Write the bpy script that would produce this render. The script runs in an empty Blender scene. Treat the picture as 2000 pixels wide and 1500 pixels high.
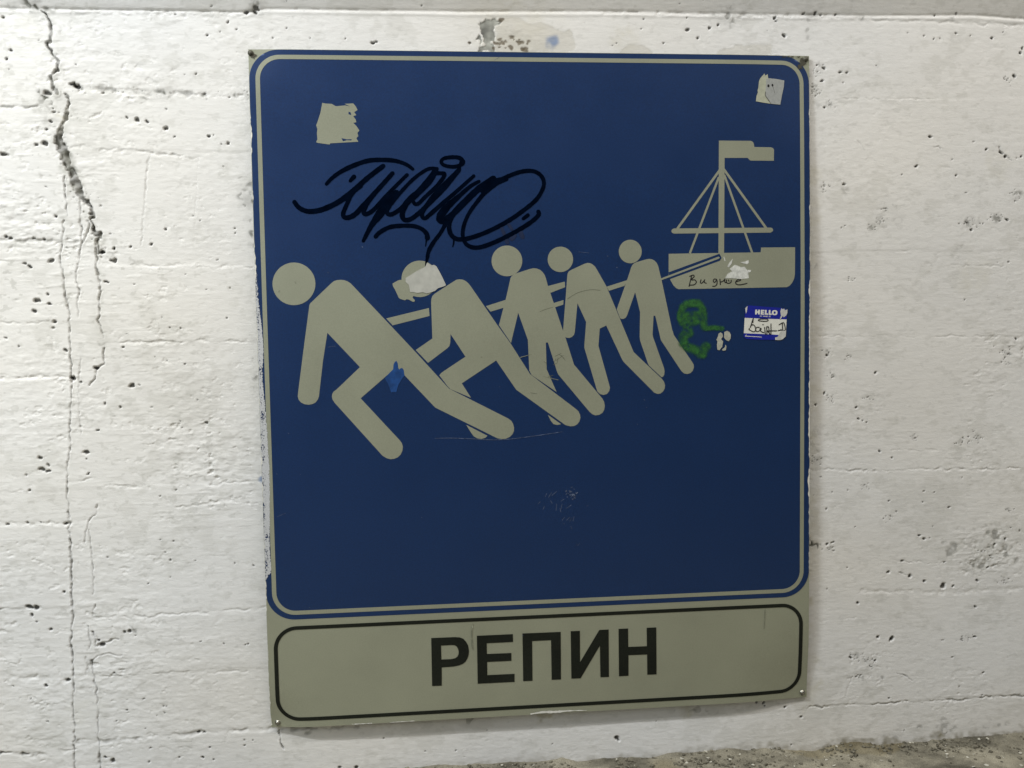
import bpy, bmesh, math, random
import numpy as np
from mathutils import Vector, Matrix
from mathutils.geometry import delaunay_2d_cdt, tessellate_polygon

random.seed(7)
SC = bpy.context.scene
COL = SC.collection

# ------------------------------------------------------------------ camera
cam_d = bpy.data.cameras.new("camera")
cam = bpy.data.objects.new("camera", cam_d)
COL.objects.link(cam)
cam_d.sensor_width = 36.0
cam_d.lens = 36.0 * 1773.0 / 2000.0
cam_d.clip_start = 0.02
cam_d.clip_end = 60.0
cam.location = (0.29384, -1.63640, 0.71248)
cam.rotation_euler = (1.508274326, 0.016442029, -0.094252107)
SC.camera = cam

# ------------------------------------------------------------------ light of the underpass
world = bpy.data.worlds.new("World")
SC.world = world
world.use_nodes = True
bg = world.node_tree.nodes["Background"]
bg.inputs[0].default_value = (1.0, 0.975, 0.92, 1)
bg.inputs[1].default_value = 0.115


def area_lamp(name, loc, size, width, power, color):
    ld = bpy.data.lights.new(name, 'AREA')
    ld.shape = 'RECTANGLE'
    ld.size = size
    ld.size_y = width
    ld.energy = power
    ld.color = color
    lo = bpy.data.objects.new(name, ld)
    COL.objects.link(lo)
    lo.location = loc
    d = (Vector((loc[0] * 0.6 + 0.1, 0, 0.6)) - Vector(loc)).normalized()
    z = -d
    x = Vector((1, 0, 0))
    y = z.cross(x).normalized()
    x = y.cross(z).normalized()
    lo.rotation_euler = Matrix((x, y, z)).transposed().to_euler()
    return lo


# a ceiling tube above and to the left, a weaker one further on, and an added fill light at left
# a ceiling tube to the left, a weaker one further on, an added left fill for sheen on the blue film,
# and an added wide overhead fill standing in for ceiling bounce
area_lamp("ceiling_tube_lamp", (-1.75, -1.35, 2.90), 0.9, 0.04, 62.0, (0.92, 0.965, 1.0))
area_lamp("ceiling_tube_lamp", (2.8, -1.15, 2.45), 1.5, 0.05, 17.0, (1.0, 0.94, 0.86))
area_lamp("left_sheen_fill", (-1.15, -1.25, 1.25), 0.6, 1.0, 10.5, (0.90, 0.96, 1.0))
ceil_l = area_lamp("ceiling_bounce_fill", (0.20, -1.45, 2.90), 3.6, 0.45, 48.0, (1.0, 0.975, 0.93))
ceil_l.rotation_euler = (0, 0, 0)

SC.view_settings.view_transform = 'Standard'
SC.view_settings.look = 'None'
SC.view_settings.exposure = 0.0
SC.view_settings.gamma = 1.0

# ------------------------------------------------------------------ traced measurements, in metres
# u,v run along and up the sign sheet; x,z along and up the wall
LETTERS=[('Р',[(.2907,.1529),(.3331,.1526),(.3424,.1515),(.3489,.1486),(.3538,.1426),(.357,.1364),(.3587,.1258),(.3578,.1182),(.3556,.1117),(.3517,.1058),(.347,.1022),(.3404,.0999),(.3302,.0982),(.3086,.0976),(.3079,.0637),(.2904,.0641)],[[(.3082,.1382),(.3282,.1382),(.3328,.1376),(.3361,.1353),(.3387,.1312),(.34,.1254),(.3394,.1201),(.3372,.1161),(.3333,.1134),(.3258,.1121),(.3082,.1122)]]),('Е',[(.3735,.153),(.4393,.1529),(.4394,.1384),(.3912,.1383),(.3912,.1183),(.4359,.1179),(.4358,.1034),(.3913,.1034),(.3913,.0789),(.4411,.0786),(.441,.0636),(.3734,.0638)],[]),('П',[(.457,.1532),(.5275,.1528),(.5269,.0636),(.5096,.0639),(.5095,.1383),(.4745,.1383),(.4741,.0639),(.4569,.0641)],[]),('И',[(.5461,.1532),(.5631,.153),(.5629,.0943),(.5994,.153),(.6168,.1529),(.6165,.0636),(.6005,.0639),(.6002,.1236),(.5635,.0639),(.5463,.0641)],[]),('Н',[(.6354,.1532),(.6533,.1531),(.6534,.1183),(.6885,.1179),(.6884,.1527),(.7064,.1526),(.7064,.0637),(.6889,.064),(.6888,.1023),(.6536,.1028),(.6533,.0638),(.6355,.0638)],[])]
FIGURES=[([(.103,.7938),(.1025,.7889),(.1015,.7842),(.0998,.7796),(.0975,.7753),(.0947,.7713),(.0914,.7677),(.0877,.7645),(.0836,.7619),(.0792,.7598),(.0746,.7583),(.0699,.7574),(.065,.7571),(.0602,.7575),(.0556,.7585),(.051,.7602),(.0468,.7624),(.0429,.7651),(.0394,.7684),(.0363,.772),(.0338,.7761),(.0318,.7805),(.0304,.7851),(.0296,.7898),(.0294,.7946),(.0299,.7994),(.031,.8042),(.0326,.8087),(.0349,.813),(.0377,.817),(.0409,.8206),(.0446,.8238),(.0487,.8264),(.0531,.8285),(.0577,.83),(.0624,.8309),(.0672,.8312),(.072,.8308),(.0767,.8298),(.0812,.8282),(.0855,.826),(.0894,.8233),(.0929,.8201),(.096,.8164),(.0986,.8123),(.1006,.808),(.102,.8034),(.1028,.7986)],[[(.091,.7532),(.0916,.7571),(.0935,.7603),(.0968,.7633),(.1312,.7952),(.1357,.7984),(.1411,.7999),(.1473,.8002),(.1526,.7996),(.1579,.7978),(.1628,.7948),(.1674,.7901),(.2335,.7169),(.2747,.6709),(.3323,.6049),(.4369,.5489),(.4428,.5445),(.446,.5389),(.4477,.532),(.4473,.5255),(.4444,.5196),(.4397,.5153),(.4326,.5123),(.4252,.5118),(.4174,.5133),(.307,.5716),(.2539,.6304),(.2404,.6456),(.2343,.6404),(.1759,.5912),(.243,.5145),(.2465,.5093),(.248,.503),(.2471,.496),(.2436,.4888),(.2386,.4843),(.2322,.4818),(.2259,.4812),(.2187,.4833),(.2116,.4879),(.1298,.585),(.1269,.5902),(.1258,.5956),(.1268,.6005),(.1294,.6046),(.134,.6076),(.1761,.6465),(.1212,.7079),(.1123,.6595),(.1034,.5965),(.1014,.5911),(.0972,.5858),(.0914,.5831),(.0852,.5821),(.0781,.5832),(.072,.5864),(.0683,.591),(.0667,.597),(.0676,.6046),(.0793,.68)]]),([(.3168,.8001),(.3165,.7959),(.3155,.7918),(.3141,.7878),(.3122,.784),(.3097,.7806),(.3069,.7774),(.3037,.7747),(.3001,.7724),(.2963,.7706),(.2923,.7693),(.2882,.7685),(.284,.7683),(.2798,.7687),(.2757,.7695),(.2718,.7709),(.2681,.7728),(.2646,.7752),(.2615,.778),(.2589,.7812),(.2566,.7847),(.2549,.7885),(.2536,.7925),(.2529,.7966),(.2527,.8008),(.2531,.805),(.254,.8091),(.2554,.813),(.2574,.8167),(.2598,.8202),(.2626,.8233),(.2658,.826),(.2693,.8283),(.2731,.8301),(.2771,.8314),(.2812,.8322),(.2854,.8325),(.2896,.8321),(.2937,.8313),(.2976,.8299),(.3014,.828),(.3048,.8256),(.3079,.8229),(.3106,.8197),(.3129,.8162),(.3146,.8124),(.3159,.8084),(.3166,.8043)],[[(.3038,.7574),(.3043,.7646),(.3062,.7697),(.3105,.7739),(.3444,.7952),(.349,.7979),(.3545,.7989),(.3608,.7981),(.3662,.7953),(.3707,.7913),(.3751,.7854),(.4222,.7147),(.4429,.6851),(.4785,.6274),(.5601,.5634),(.5653,.5587),(.5682,.5521),(.5689,.5465),(.5669,.54),(.5631,.535),(.5569,.5318),(.5503,.5315),(.541,.5341),(.4526,.6003),(.4175,.6535),(.3553,.6139),(.3713,.5875),(.3347,.6039),(.3306,.6082),(.3155,.629),(.3189,.633),(.3248,.6371),(.3627,.6613),(.337,.7021),(.3362,.6861),(.3344,.6807),(.3302,.6766),(.296,.6517),(.2748,.6749),(.3046,.6948)],[(.3615,.5393),(.3994,.5185),(.3957,.5149),(.3883,.513),(.3809,.5144),(.3746,.5182),(.3701,.5248)]]),([(.4674,.8302),(.4671,.8266),(.4664,.8231),(.4651,.8198),(.4635,.8166),(.4614,.8136),(.459,.811),(.4563,.8087),(.4532,.8067),(.45,.8052),(.4466,.8041),(.443,.8034),(.4394,.8032),(.4358,.8035),(.4323,.8042),(.4289,.8054),(.4257,.807),(.4228,.809),(.4201,.8114),(.4178,.8141),(.4159,.8171),(.4144,.8203),(.4133,.8237),(.4126,.8272),(.4125,.8307),(.4128,.8342),(.4135,.8377),(.4148,.8411),(.4164,.8443),(.4184,.8472),(.4209,.8498),(.4236,.8522),(.4266,.8541),(.4299,.8557),(.4333,.8568),(.4368,.8574),(.4404,.8576),(.444,.8574),(.4475,.8567),(.4509,.8555),(.4541,.8539),(.457,.8519),(.4597,.8495),(.462,.8468),(.464,.8438),(.4655,.8406),(.4666,.8372),(.4673,.8337)],[[(.4458,.8),(.4477,.8031),(.4514,.8058),(.456,.8081),(.4801,.8155),(.4865,.8169),(.493,.8165),(.4994,.8138),(.5039,.8098),(.5072,.8048),(.5093,.7993),(.5128,.7856),(.5391,.7045),(.5403,.6975),(.543,.6934),(.5583,.6433),(.6092,.5809),(.6125,.5748),(.6139,.5677),(.6127,.5603),(.6093,.5544),(.6032,.551),(.5966,.5502),(.5904,.5526),(.5854,.5572),(.5291,.6263),(.5269,.6319),(.5113,.6839),(.5076,.6839),(.5084,.636),(.5259,.5944),(.4808,.6261),(.4768,.6348),(.4752,.6891),(.474,.6928),(.4585,.7379),(.4447,.6841),(.4236,.7165),(.4379,.7674)],[(.5094,.5536),(.5335,.5358),(.526,.5347),(.5195,.5362),(.5145,.5426)]]),([(.5591,.832),(.5588,.8291),(.5582,.8262),(.5572,.8234),(.5558,.8207),(.5541,.8183),(.5521,.8161),(.5498,.8142),(.5473,.8125),(.5446,.8113),(.5417,.8103),(.5388,.8098),(.5357,.8096),(.5328,.8098),(.5298,.8105),(.527,.8114),(.5243,.8128),(.5218,.8144),(.5196,.8164),(.5177,.8187),(.516,.8211),(.5148,.8238),(.5138,.8266),(.5133,.8295),(.5132,.8325),(.5134,.8354),(.514,.8383),(.515,.8411),(.5164,.8437),(.5181,.8462),(.5201,.8484),(.5224,.8503),(.5249,.8519),(.5276,.8532),(.5305,.8541),(.5334,.8547),(.5364,.8549),(.5394,.8547),(.5424,.854),(.5452,.8531),(.5479,.8517),(.5504,.8501),(.5526,.8481),(.5545,.8459),(.5562,.8434),(.5575,.8407),(.5584,.8379),(.5589,.835)],[[(.5478,.7998),(.5487,.8066),(.551,.8105),(.5556,.8134),(.5802,.8242),(.5851,.8255),(.59,.8249),(.5948,.8224),(.599,.8185),(.6031,.8116),(.6195,.7825),(.6428,.7255),(.6678,.6639),(.7201,.6139),(.7239,.6084),(.7257,.6025),(.725,.5962),(.7218,.5906),(.717,.5872),(.712,.5865),(.7056,.5889),(.6492,.6464),(.6464,.651),(.618,.7127),(.606,.7073),(.6033,.6762),(.6222,.6062),(.6237,.5999),(.6222,.5939),(.6182,.5888),(.6118,.587),(.6055,.5887),(.6002,.5941),(.5775,.6732),(.5778,.6808),(.5813,.7195),(.5813,.7195),(.5659,.7535),(.5604,.7019),(.5589,.6971),(.5549,.693),(.5498,.6913),(.5449,.6922),(.54,.6953),(.5387,.7002),(.5444,.7614)]]),([(.6845,.8449),(.6843,.8422),(.6838,.8395),(.6829,.8369),(.6816,.8344),(.68,.8321),(.6782,.83),(.6761,.8282),(.6738,.8267),(.6713,.8255),(.6687,.8247),(.666,.8241),(.6632,.824),(.6605,.8242),(.6578,.8248),(.6552,.8257),(.6528,.8269),(.6505,.8285),(.6484,.8303),(.6467,.8324),(.6452,.8347),(.644,.8372),(.6431,.8398),(.6426,.8425),(.6425,.8453),(.6427,.848),(.6433,.8507),(.6442,.8534),(.6454,.8558),(.647,.8581),(.6488,.8602),(.6509,.862),(.6532,.8635),(.6557,.8647),(.6583,.8655),(.661,.8661),(.6637,.8662),(.6665,.866),(.6692,.8655),(.6718,.8646),(.6742,.8633),(.6765,.8618),(.6785,.8599),(.6803,.8578),(.6818,.8555),(.683,.853),(.6839,.8504),(.6844,.8477)],[[(.665,.8171),(.6671,.8208),(.6703,.824),(.675,.826),(.6927,.8308),(.6981,.8316),(.7033,.8308),(.7082,.8281),(.7119,.8242),(.7145,.8187),(.7206,.793),(.7392,.7044),(.7427,.6932),(.7761,.6443),(.7794,.6386),(.7797,.6337),(.7775,.6274),(.7732,.6233),(.767,.6216),(.761,.6231),(.756,.6278),(.7198,.6824),(.7181,.686),(.7094,.7244),(.7082,.7289),(.7052,.7289),(.7032,.6953),(.7038,.6911),(.7241,.6334),(.725,.6278),(.7244,.6215),(.7222,.618),(.7194,.6167),(.696,.6389),(.6939,.6431),(.68,.6846),(.6792,.6915),(.6804,.736),(.6716,.7719),(.6566,.7308),(.6541,.7264),(.6499,.724),(.6464,.724),(.6435,.7254),(.6375,.7415),(.6577,.7958)]])]
ROPES=[[(.2243,.7315),(.2996,.7488),(.3006,.7348),(.2353,.7192)],[(.4009,.7506),(.4365,.7614),(.4326,.7474),(.409,.7408)],[(.5118,.7847),(.5435,.7925),(.5439,.7825),(.5163,.7724)],[(.5216,.7542),(.5408,.7596),(.5401,.7514),(.5242,.7465)],[(.6195,.7825),(.6581,.794),(.6523,.7837),(.6237,.7751)]]
ROPE_GAP=[[(.7338,.8071),(.8284,.8397),(.8327,.8321),(.8292,.827),(.7352,.7944)]]
ROPE_LINE=[[(.7193,.7962),(.8266,.8345),(.8295,.8328),(.8269,.8306),(.7206,.7931)]]
BOAT=[('hull',[(.7342,.8404),(.906,.8416),(.9068,.8503),(.9711,.8503),(.9706,.8007),(.9691,.7929),(.9654,.7855),(.9603,.78),(.9552,.7775),(.7518,.7764),(.7473,.7784),(.7422,.7837),(.7377,.7918),(.7349,.7963),(.7338,.8032)]),('mast',[(.8292,1.0434),(.84,1.0434),(.8372,.8393),(.8267,.8394)]),('flag',[(.8298,1.0434),(.8885,1.0431),(.8916,1.042),(.8936,1.0398),(.8946,1.0367),(.8952,1.0321),(.9266,1.0316),(.9302,1.0302),(.9321,1.0275),(.9318,1.0074),(.8883,1.0076),(.8857,1.009),(.884,1.0111),(.8825,1.0125),(.8395,1.0124),(.8292,1.0124)]),('yard',[(.7443,.886),(.9251,.8864),(.9282,.8853),(.9297,.8825),(.9288,.8797),(.925,.8773),(.7442,.8767),(.7408,.8783),(.7395,.8813),(.7409,.8843)]),('stay',[(.829,.9923),(.7489,.8866),(.7524,.8841),(.8325,.9898)]),('stay',[(.8354,.9919),(.9148,.8841),(.9185,.8866),(.839,.9943)]),('stay',[(.8267,.9786),(.7715,.8416),(.7752,.8402),(.8304,.9772)]),('stay',[(.8367,.9814),(.8884,.8393),(.8923,.8405),(.8405,.9827)])]
FILM_GAPS=[[(.1233,1.1063),(.129,1.1051),(.1395,1.1046),(.1464,1.1006),(.1623,1.1021),(.171,1.1004),(.1615,1.1048),(.1765,1.1057),(.1807,1.1005),(.1836,1.0943),(.1778,1.0908),(.1812,1.0855),(.1759,1.0837),(.1801,1.0776),(.1809,1.0732),(.1756,1.0723),(.1808,1.067),(.1858,1.0591),(.1822,1.0547),(.1838,1.0494),(.1802,1.0458),(.1836,1.0397),(.1606,1.0384),(.135,1.0369),(.1341,1.0348),(.1131,1.0377),(.1111,1.039),(.1133,1.0439),(.1127,1.0544),(.1138,1.0615),(.1118,1.0676),(.115,1.0755),(.1198,1.0896)],[(.2702,.7879),(.2527,.7987),(.25,.799),(.2461,.7978),(.2367,.7926),(.2376,.7877),(.2411,.7817),(.2436,.776),(.247,.7677),(.2493,.7657),(.2578,.763),(.2608,.7649),(.2644,.7642),(.2709,.7605),(.2735,.76),(.2752,.7614),(.2749,.7637),(.2723,.7661),(.2714,.7684),(.2731,.7704),(.2764,.7693),(.2805,.7746)],[(.8259,.6944),(.8295,.6968),(.8331,.6943),(.8341,.6892),(.8305,.6843),(.8346,.6802),(.8325,.6703),(.8274,.6639),(.8233,.6655),(.8228,.6745),(.8238,.6804),(.8218,.6835),(.8243,.6884)],[(.8367,.6972),(.8418,.6996),(.8464,.697),(.849,.692),(.8485,.685),(.8449,.6801),(.8397,.6827),(.8361,.6872)],[(.8335,.6663),(.8376,.6692),(.8387,.6742),(.8407,.6711),(.8397,.6642),(.8356,.663),(.832,.6643)]]
FILM_BITS=[[(.1682,1.0916),(.1716,1.0899),(.1724,1.0855),(.1677,1.0872)],[(.1546,1.0458),(.159,1.0449),(.1634,1.0437),(.1722,1.0441),(.1713,1.0419),(.1642,1.0423),(.1571,1.0405)]]
TAG=[([(.1266,.9667),(.1361,.9766),(.1509,.9873),(.1737,.9985),(.2005,1.0072),(.2271,1.0085),(.2484,1.0065),(.2657,1.0005),(.2769,.9925)],[.00587,.00809,.00757,.00587]),([(.1677,.972),(.1711,.9757),(.1745,.9793)],[.00587,.00809]),([(.0711,.9357),(.0781,.9264),(.0897,.9204),(.1029,.9196),(.1188,.9229),(.1402,.9321),(.159,.944),(.1753,.9573),(.1997,.9786),(.2255,.9979)],[.00783,.00888,.00979,.00809]),([(.1861,.9626),(.1752,.9546),(.167,.944),(.1586,.9267),(.154,.9148),(.1568,.9087),(.1661,.9094),(.1769,.916),(.1892,.9293),(.2193,.9612),(.2413,.9852)],[.00653,.00757,.00914,.00757]),([(.2166,.9585),(.1987,.9359),(.191,.9226),(.1902,.9152),(.1968,.9152),(.2091,.9238),(.2324,.9492),(.2666,.9825)],[.00718,.00783,.00757,.00627]),([(.2471,.9505),(.2292,.9304),(.2154,.9118),(.2016,.8931),(.1877,.8678)],[.01175,.01501,.01436,.00914,.00587]),([(.3153,.9939),(.3018,.9919),(.2799,.9772),(.2593,.9571),(.2387,.9331),(.2303,.9197),(.2329,.9137),(.2423,.9157),(.2586,.9277),(.293,.9624),(.3152,.9892)],[.00587,.00653,.00783,.00783]),([(.3193,.9932),(.3081,.9731),(.2888,.9544),(.2655,.9343),(.2571,.9169),(.2581,.9062),(.2648,.9035),(.277,.9088),(.299,.9275),(.3307,.9583),(.3575,.9905)],[.00653,.01175,.00849,.00809,.00783]),([(.2838,.9517),(.2976,.9678),(.3155,.9838),(.3277,.9851),(.3324,.9838),(.3288,.9758),(.3164,.961),(.2971,.9436),(.2861,.9329),(.2793,.9316),(.2767,.9356)],[.00653,.00718,.00653]),([(.3575,.9905),(.3313,.965),(.3106,.9436),(.2932,.9195),(.2916,.9094),(.2969,.9067),(.3045,.9127),(.3265,.9314),(.3568,.9569),(.3838,.9804)],[.00809,.00809,.00718,.00783,.00587]),([(.3931,.971),(.3773,.9622),(.3566,.9448),(.3345,.9247),(.3226,.9086),(.3259,.9018),(.3396,.9085),(.3645,.9326),(.3922,.9582),(.4184,.9756)],[.00587,.00783,.01436,.01044,.01175,.0111]),([(.4417,.9749),(.4279,.9716),(.4141,.9649),(.4003,.9541)],[.00783,.01175,.01436,.01175]),([(.3368,.9071),(.3312,.895),(.3227,.8803),(.3102,.8642),(.3017,.8494),(.2985,.8359),(.2951,.8225)],[.01175,.00718,.00679,.00757,.00653,.00157]),([(.4196,.9649),(.403,.9514),(.389,.9352),(.375,.9164),(.3658,.8975),(.362,.8786),(.3658,.8637),(.3752,.8562),(.3901,.8547),(.4108,.8607),(.4384,.8727),(.4661,.8875),(.487,.9009),(.4982,.9117),(.4977,.9172)],[.00914,.00653,.00718,.00783,.00809,.00757]),([(.4238,.9702),(.4445,.9797),(.4679,.9878),(.4886,.9891),(.5022,.9823),(.5085,.9701),(.5059,.9566),(.4946,.9389),(.4736,.9214),(.4458,.9025),(.4181,.8878),(.3906,.8764),(.3659,.8698),(.3496,.8706),(.3403,.8801),(.3386,.8963),(.345,.9111),(.3562,.9259)],[.00783,.00718,.00718,.00783,.00783,.00809,.00914]),([(.3653,1.0046),(.3591,.9986),(.3468,.9965),(.332,.9992),(.3268,1.0053),(.3323,1.0113),(.3465,1.0133),(.3593,1.012),(.3646,1.0059),(.3632,1.0026)],[.00809,.00653,.00587,.00718,.00979]),([(.2092,.875),(.2174,.883),(.235,.8916),(.2579,.8939),(.278,.8927),(.2913,.8872),(.2986,.8791),(.2998,.8723)],[.00757,.00757,.00718,.00914]),([(.2991,.8737),(.2976,.8656),(.2961,.8575)],[.00653,.00261,.00157]),([(.3462,.8673),(.3457,.8625),(.3442,.8565)],[.00339,.00209]),([(.4706,.9051),(.4789,.9112)],[.00653,.00718]),([(.3601,.9972),(.36,.9912)],[.00261,.00339])]
BOAT_WRITING=[([(.7763,.8007),(.7741,.7917),(.7714,.7813)],[.00185]),([(.7727,.7993),(.7791,.8016),(.781,.7988),(.7755,.7931),(.7826,.7927),(.785,.7881),(.7804,.784),(.7718,.7834)],[.00185]),([(.7937,.7929),(.7926,.788),(.795,.7866),(.7998,.7914),(.8005,.7935),(.7999,.7883),(.8036,.7865)],[.00185]),([(.8228,.7932),(.8185,.794),(.8166,.7905),(.8192,.7877),(.8232,.7922),(.8235,.7855),(.8206,.7814),(.8155,.7808)],[.00185]),([(.829,.7936),(.8299,.7838)],[.00185]),([(.8309,.7885),(.835,.7899),(.8386,.7937)],[.00185]),([(.8383,.7937),(.8379,.7889),(.8404,.787)],[.00185]),([(.8415,.792),(.8413,.7878),(.845,.7857),(.8497,.7877),(.8501,.7915)],[.00185]),([(.8451,.792),(.8458,.7897)],[.00185]),([(.858,.7882),(.8679,.7913),(.8656,.7934),(.8602,.7907),(.8592,.7848),(.8667,.7829),(.8797,.7853)],[.00185])]
HULL_RESIDUE=[[(.8386,.7951),(.8437,.8034),(.8524,.8075),(.8473,.8118),(.8568,.8193),(.8639,.8172),(.8683,.815),(.8755,.8157),(.8819,.8072),(.8833,.7946),(.8696,.7934),(.8523,.795)],[(.8431,.816),(.8467,.8229),(.8532,.8301),(.851,.8215),(.8459,.8149)],[(.8669,.8241),(.8755,.8247),(.8828,.8275),(.8835,.8226),(.8798,.8201),(.8726,.822)],[(.836,.8339),(.8374,.8344),(.8398,.8265),(.8381,.8261)],[(.8805,.81),(.8877,.8095),(.887,.8065),(.8834,.8047)]]
TAPE=[[(.26,.8019),(.28,.8142),(.2947,.8213),(.2982,.8286),(.3024,.8262),(.306,.8239),(.31,.8248),(.3126,.8235),(.3149,.8215),(.3191,.8138),(.3254,.8012),(.3308,.7888),(.3284,.7872),(.3164,.7834),(.311,.7788),(.3057,.7769),(.3003,.7753),(.2963,.7744),(.2898,.7768),(.2805,.7756),(.2726,.7773),(.2673,.7774),(.2662,.7847),(.265,.7906),(.2598,.7953)]]
TORN=[[(.9045,1.1499),(.9065,1.1545),(.9103,1.1591),(.9152,1.1642),(.9166,1.1601),(.921,1.163),(.9219,1.1557),(.9374,1.1545),(.9525,1.152),(.9514,1.1405),(.9479,1.1257),(.9443,1.1081),(.9264,1.1098),(.912,1.1119),(.8985,1.1141),(.9,1.1242),(.9025,1.1306),(.9017,1.1325),(.9035,1.1398)]]
TORN_PAPER=[[(.918,1.1538),(.9219,1.1555),(.9374,1.1543),(.9523,1.1518),(.9512,1.1405),(.9477,1.1257),(.9442,1.1083),(.9264,1.11),(.9207,1.118),(.9164,1.1239),(.9168,1.1345),(.918,1.1437)]]
TORN_DOTS=[[(.9242,1.1419),(.9239,1.1405),(.9231,1.1395),(.9221,1.1391),(.9211,1.1395),(.9204,1.1405),(.9201,1.1419),(.9204,1.1433),(.9211,1.1443),(.9221,1.1447),(.9232,1.1443),(.9239,1.1433)],[(.9316,1.1431),(.9314,1.1419),(.9307,1.1411),(.9298,1.1407),(.9289,1.141),(.9282,1.1419),(.9279,1.1431),(.9282,1.1443),(.9289,1.1452),(.9298,1.1455),(.9307,1.1452),(.9314,1.1443)]]
TORN_CREASE=[([(.9167,1.1317),(.9164,1.1248),(.9217,1.1171),(.9264,1.1102)],[.0006,.0012,.0012,.0006]),([(.9298,1.1411),(.9315,1.1374),(.9338,1.1292)],[.0008,.0004])]
ST_BACK=[[(.8753,.7227),(.9546,.7184),(.9536,.6982),(.9528,.6872),(.9482,.6836),(.9469,.6822),(.9425,.6807),(.9329,.6811),(.9326,.6854),(.8961,.6869),(.8733,.6886)]]
ST_HEAD=[[(.8763,.7405),(.8804,.7441),(.8829,.7451),(.9088,.7428),(.9443,.7398),(.9558,.736),(.9545,.7186),(.9151,.7205),(.8753,.7227)]]
ST_FOOT=[[(.8734,.6944),(.9063,.6925),(.939,.6903),(.9387,.6868),(.9326,.6856),(.9317,.6811),(.9025,.6822),(.8784,.6839),(.8731,.688)]]
ST_TEAR=[[(.9406,.6923),(.9431,.696),(.9475,.6983),(.9507,.6974),(.9535,.6976),(.9528,.6872),(.9482,.6834),(.9469,.6821),(.9425,.6807),(.9329,.6811),(.9328,.6854),(.9374,.6865),(.9396,.6899)]]
ST_TATTER=[[(.9443,.7392),(.9469,.737),(.9494,.7385),(.9516,.7351),(.9558,.7369),(.9558,.7302),(.9532,.7253),(.9488,.7223),(.9469,.7251),(.9431,.719),(.9412,.7193),(.9437,.7254),(.9424,.7328)],[(.876,.7399),(.8804,.7442),(.8798,.7386),(.8788,.7338),(.8775,.7298),(.8767,.7344)]]
HELLO=[[(.8952,.7373),(.8985,.7371),(.8979,.7285),(.8946,.7286)],[(.9007,.737),(.904,.7369),(.9035,.7282),(.9002,.7284)],[(.8983,.7343),(.9006,.7342),(.9004,.7314),(.8981,.7315)],[(.9058,.7368),(.909,.7366),(.9084,.7279),(.9052,.7281)],[(.909,.7366),(.9124,.7365),(.9122,.7344),(.9088,.7345)],[(.9088,.7333),(.9117,.7332),(.9116,.7312),(.9086,.7314)],[(.9085,.73),(.9122,.7298),(.912,.7278),(.9084,.7279)],[(.9135,.7364),(.9167,.7362),(.9161,.7276),(.913,.7277)],[(.9163,.73),(.9193,.7299),(.9192,.7274),(.9161,.7276)],[(.9207,.736),(.9239,.7359),(.9234,.7272),(.9202,.7274)],[(.9235,.7296),(.9262,.7295),(.926,.7271),(.9234,.7272)]]
HELLO_O=([(.937,.7309),(.9368,.7292),(.9363,.7282),(.9356,.7274),(.9346,.7269),(.9334,.7266),(.9315,.7266),(.9296,.7268),(.9284,.7272),(.9275,.7278),(.9269,.7287),(.9265,.7297),(.9265,.7314),(.9267,.733),(.9272,.7341),(.9279,.7348),(.9289,.7354),(.9301,.7356),(.932,.7357),(.9339,.7355),(.9351,.7351),(.936,.7344),(.9367,.7336),(.937,.7325)],[[(.9338,.731),(.9336,.7302),(.9331,.7294),(.9324,.7289),(.9316,.7288),(.9308,.729),(.9302,.7296),(.9298,.7303),(.9297,.7312),(.9299,.7321),(.9304,.7329),(.9311,.7333),(.9319,.7335),(.9327,.7332),(.9333,.7327),(.9337,.7319)]])
MY_NAME_IS=[([(.904,.7244),(.9041,.7262),(.9049,.725),(.9058,.7261),(.9056,.7243)],[.0005]),([(.9064,.7261),(.9072,.7251),(.908,.726)],[.0005]),([(.9072,.7251),(.9071,.7242)],[.0005]),([(.9099,.7241),(.9101,.7259),(.9116,.724),(.9117,.7258)],[.0005]),([(.9122,.7239),(.9132,.7257),(.9139,.7239)],[.0005]),([(.9126,.7246),(.9136,.7245)],[.0005]),([(.9145,.7238),(.9146,.7257),(.9154,.7245),(.9163,.7256),(.9162,.7237)],[.0005]),([(.9185,.7255),(.9169,.7256),(.9168,.7237),(.9184,.7236)],[.0005]),([(.9168,.7246),(.9182,.7246)],[.0005]),([(.9209,.7254),(.9208,.7235)],[.0005]),([(.9235,.7252),(.9218,.7253),(.9218,.7244),(.9234,.7243),(.9234,.7234),(.9217,.7235)],[.0005])]
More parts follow.
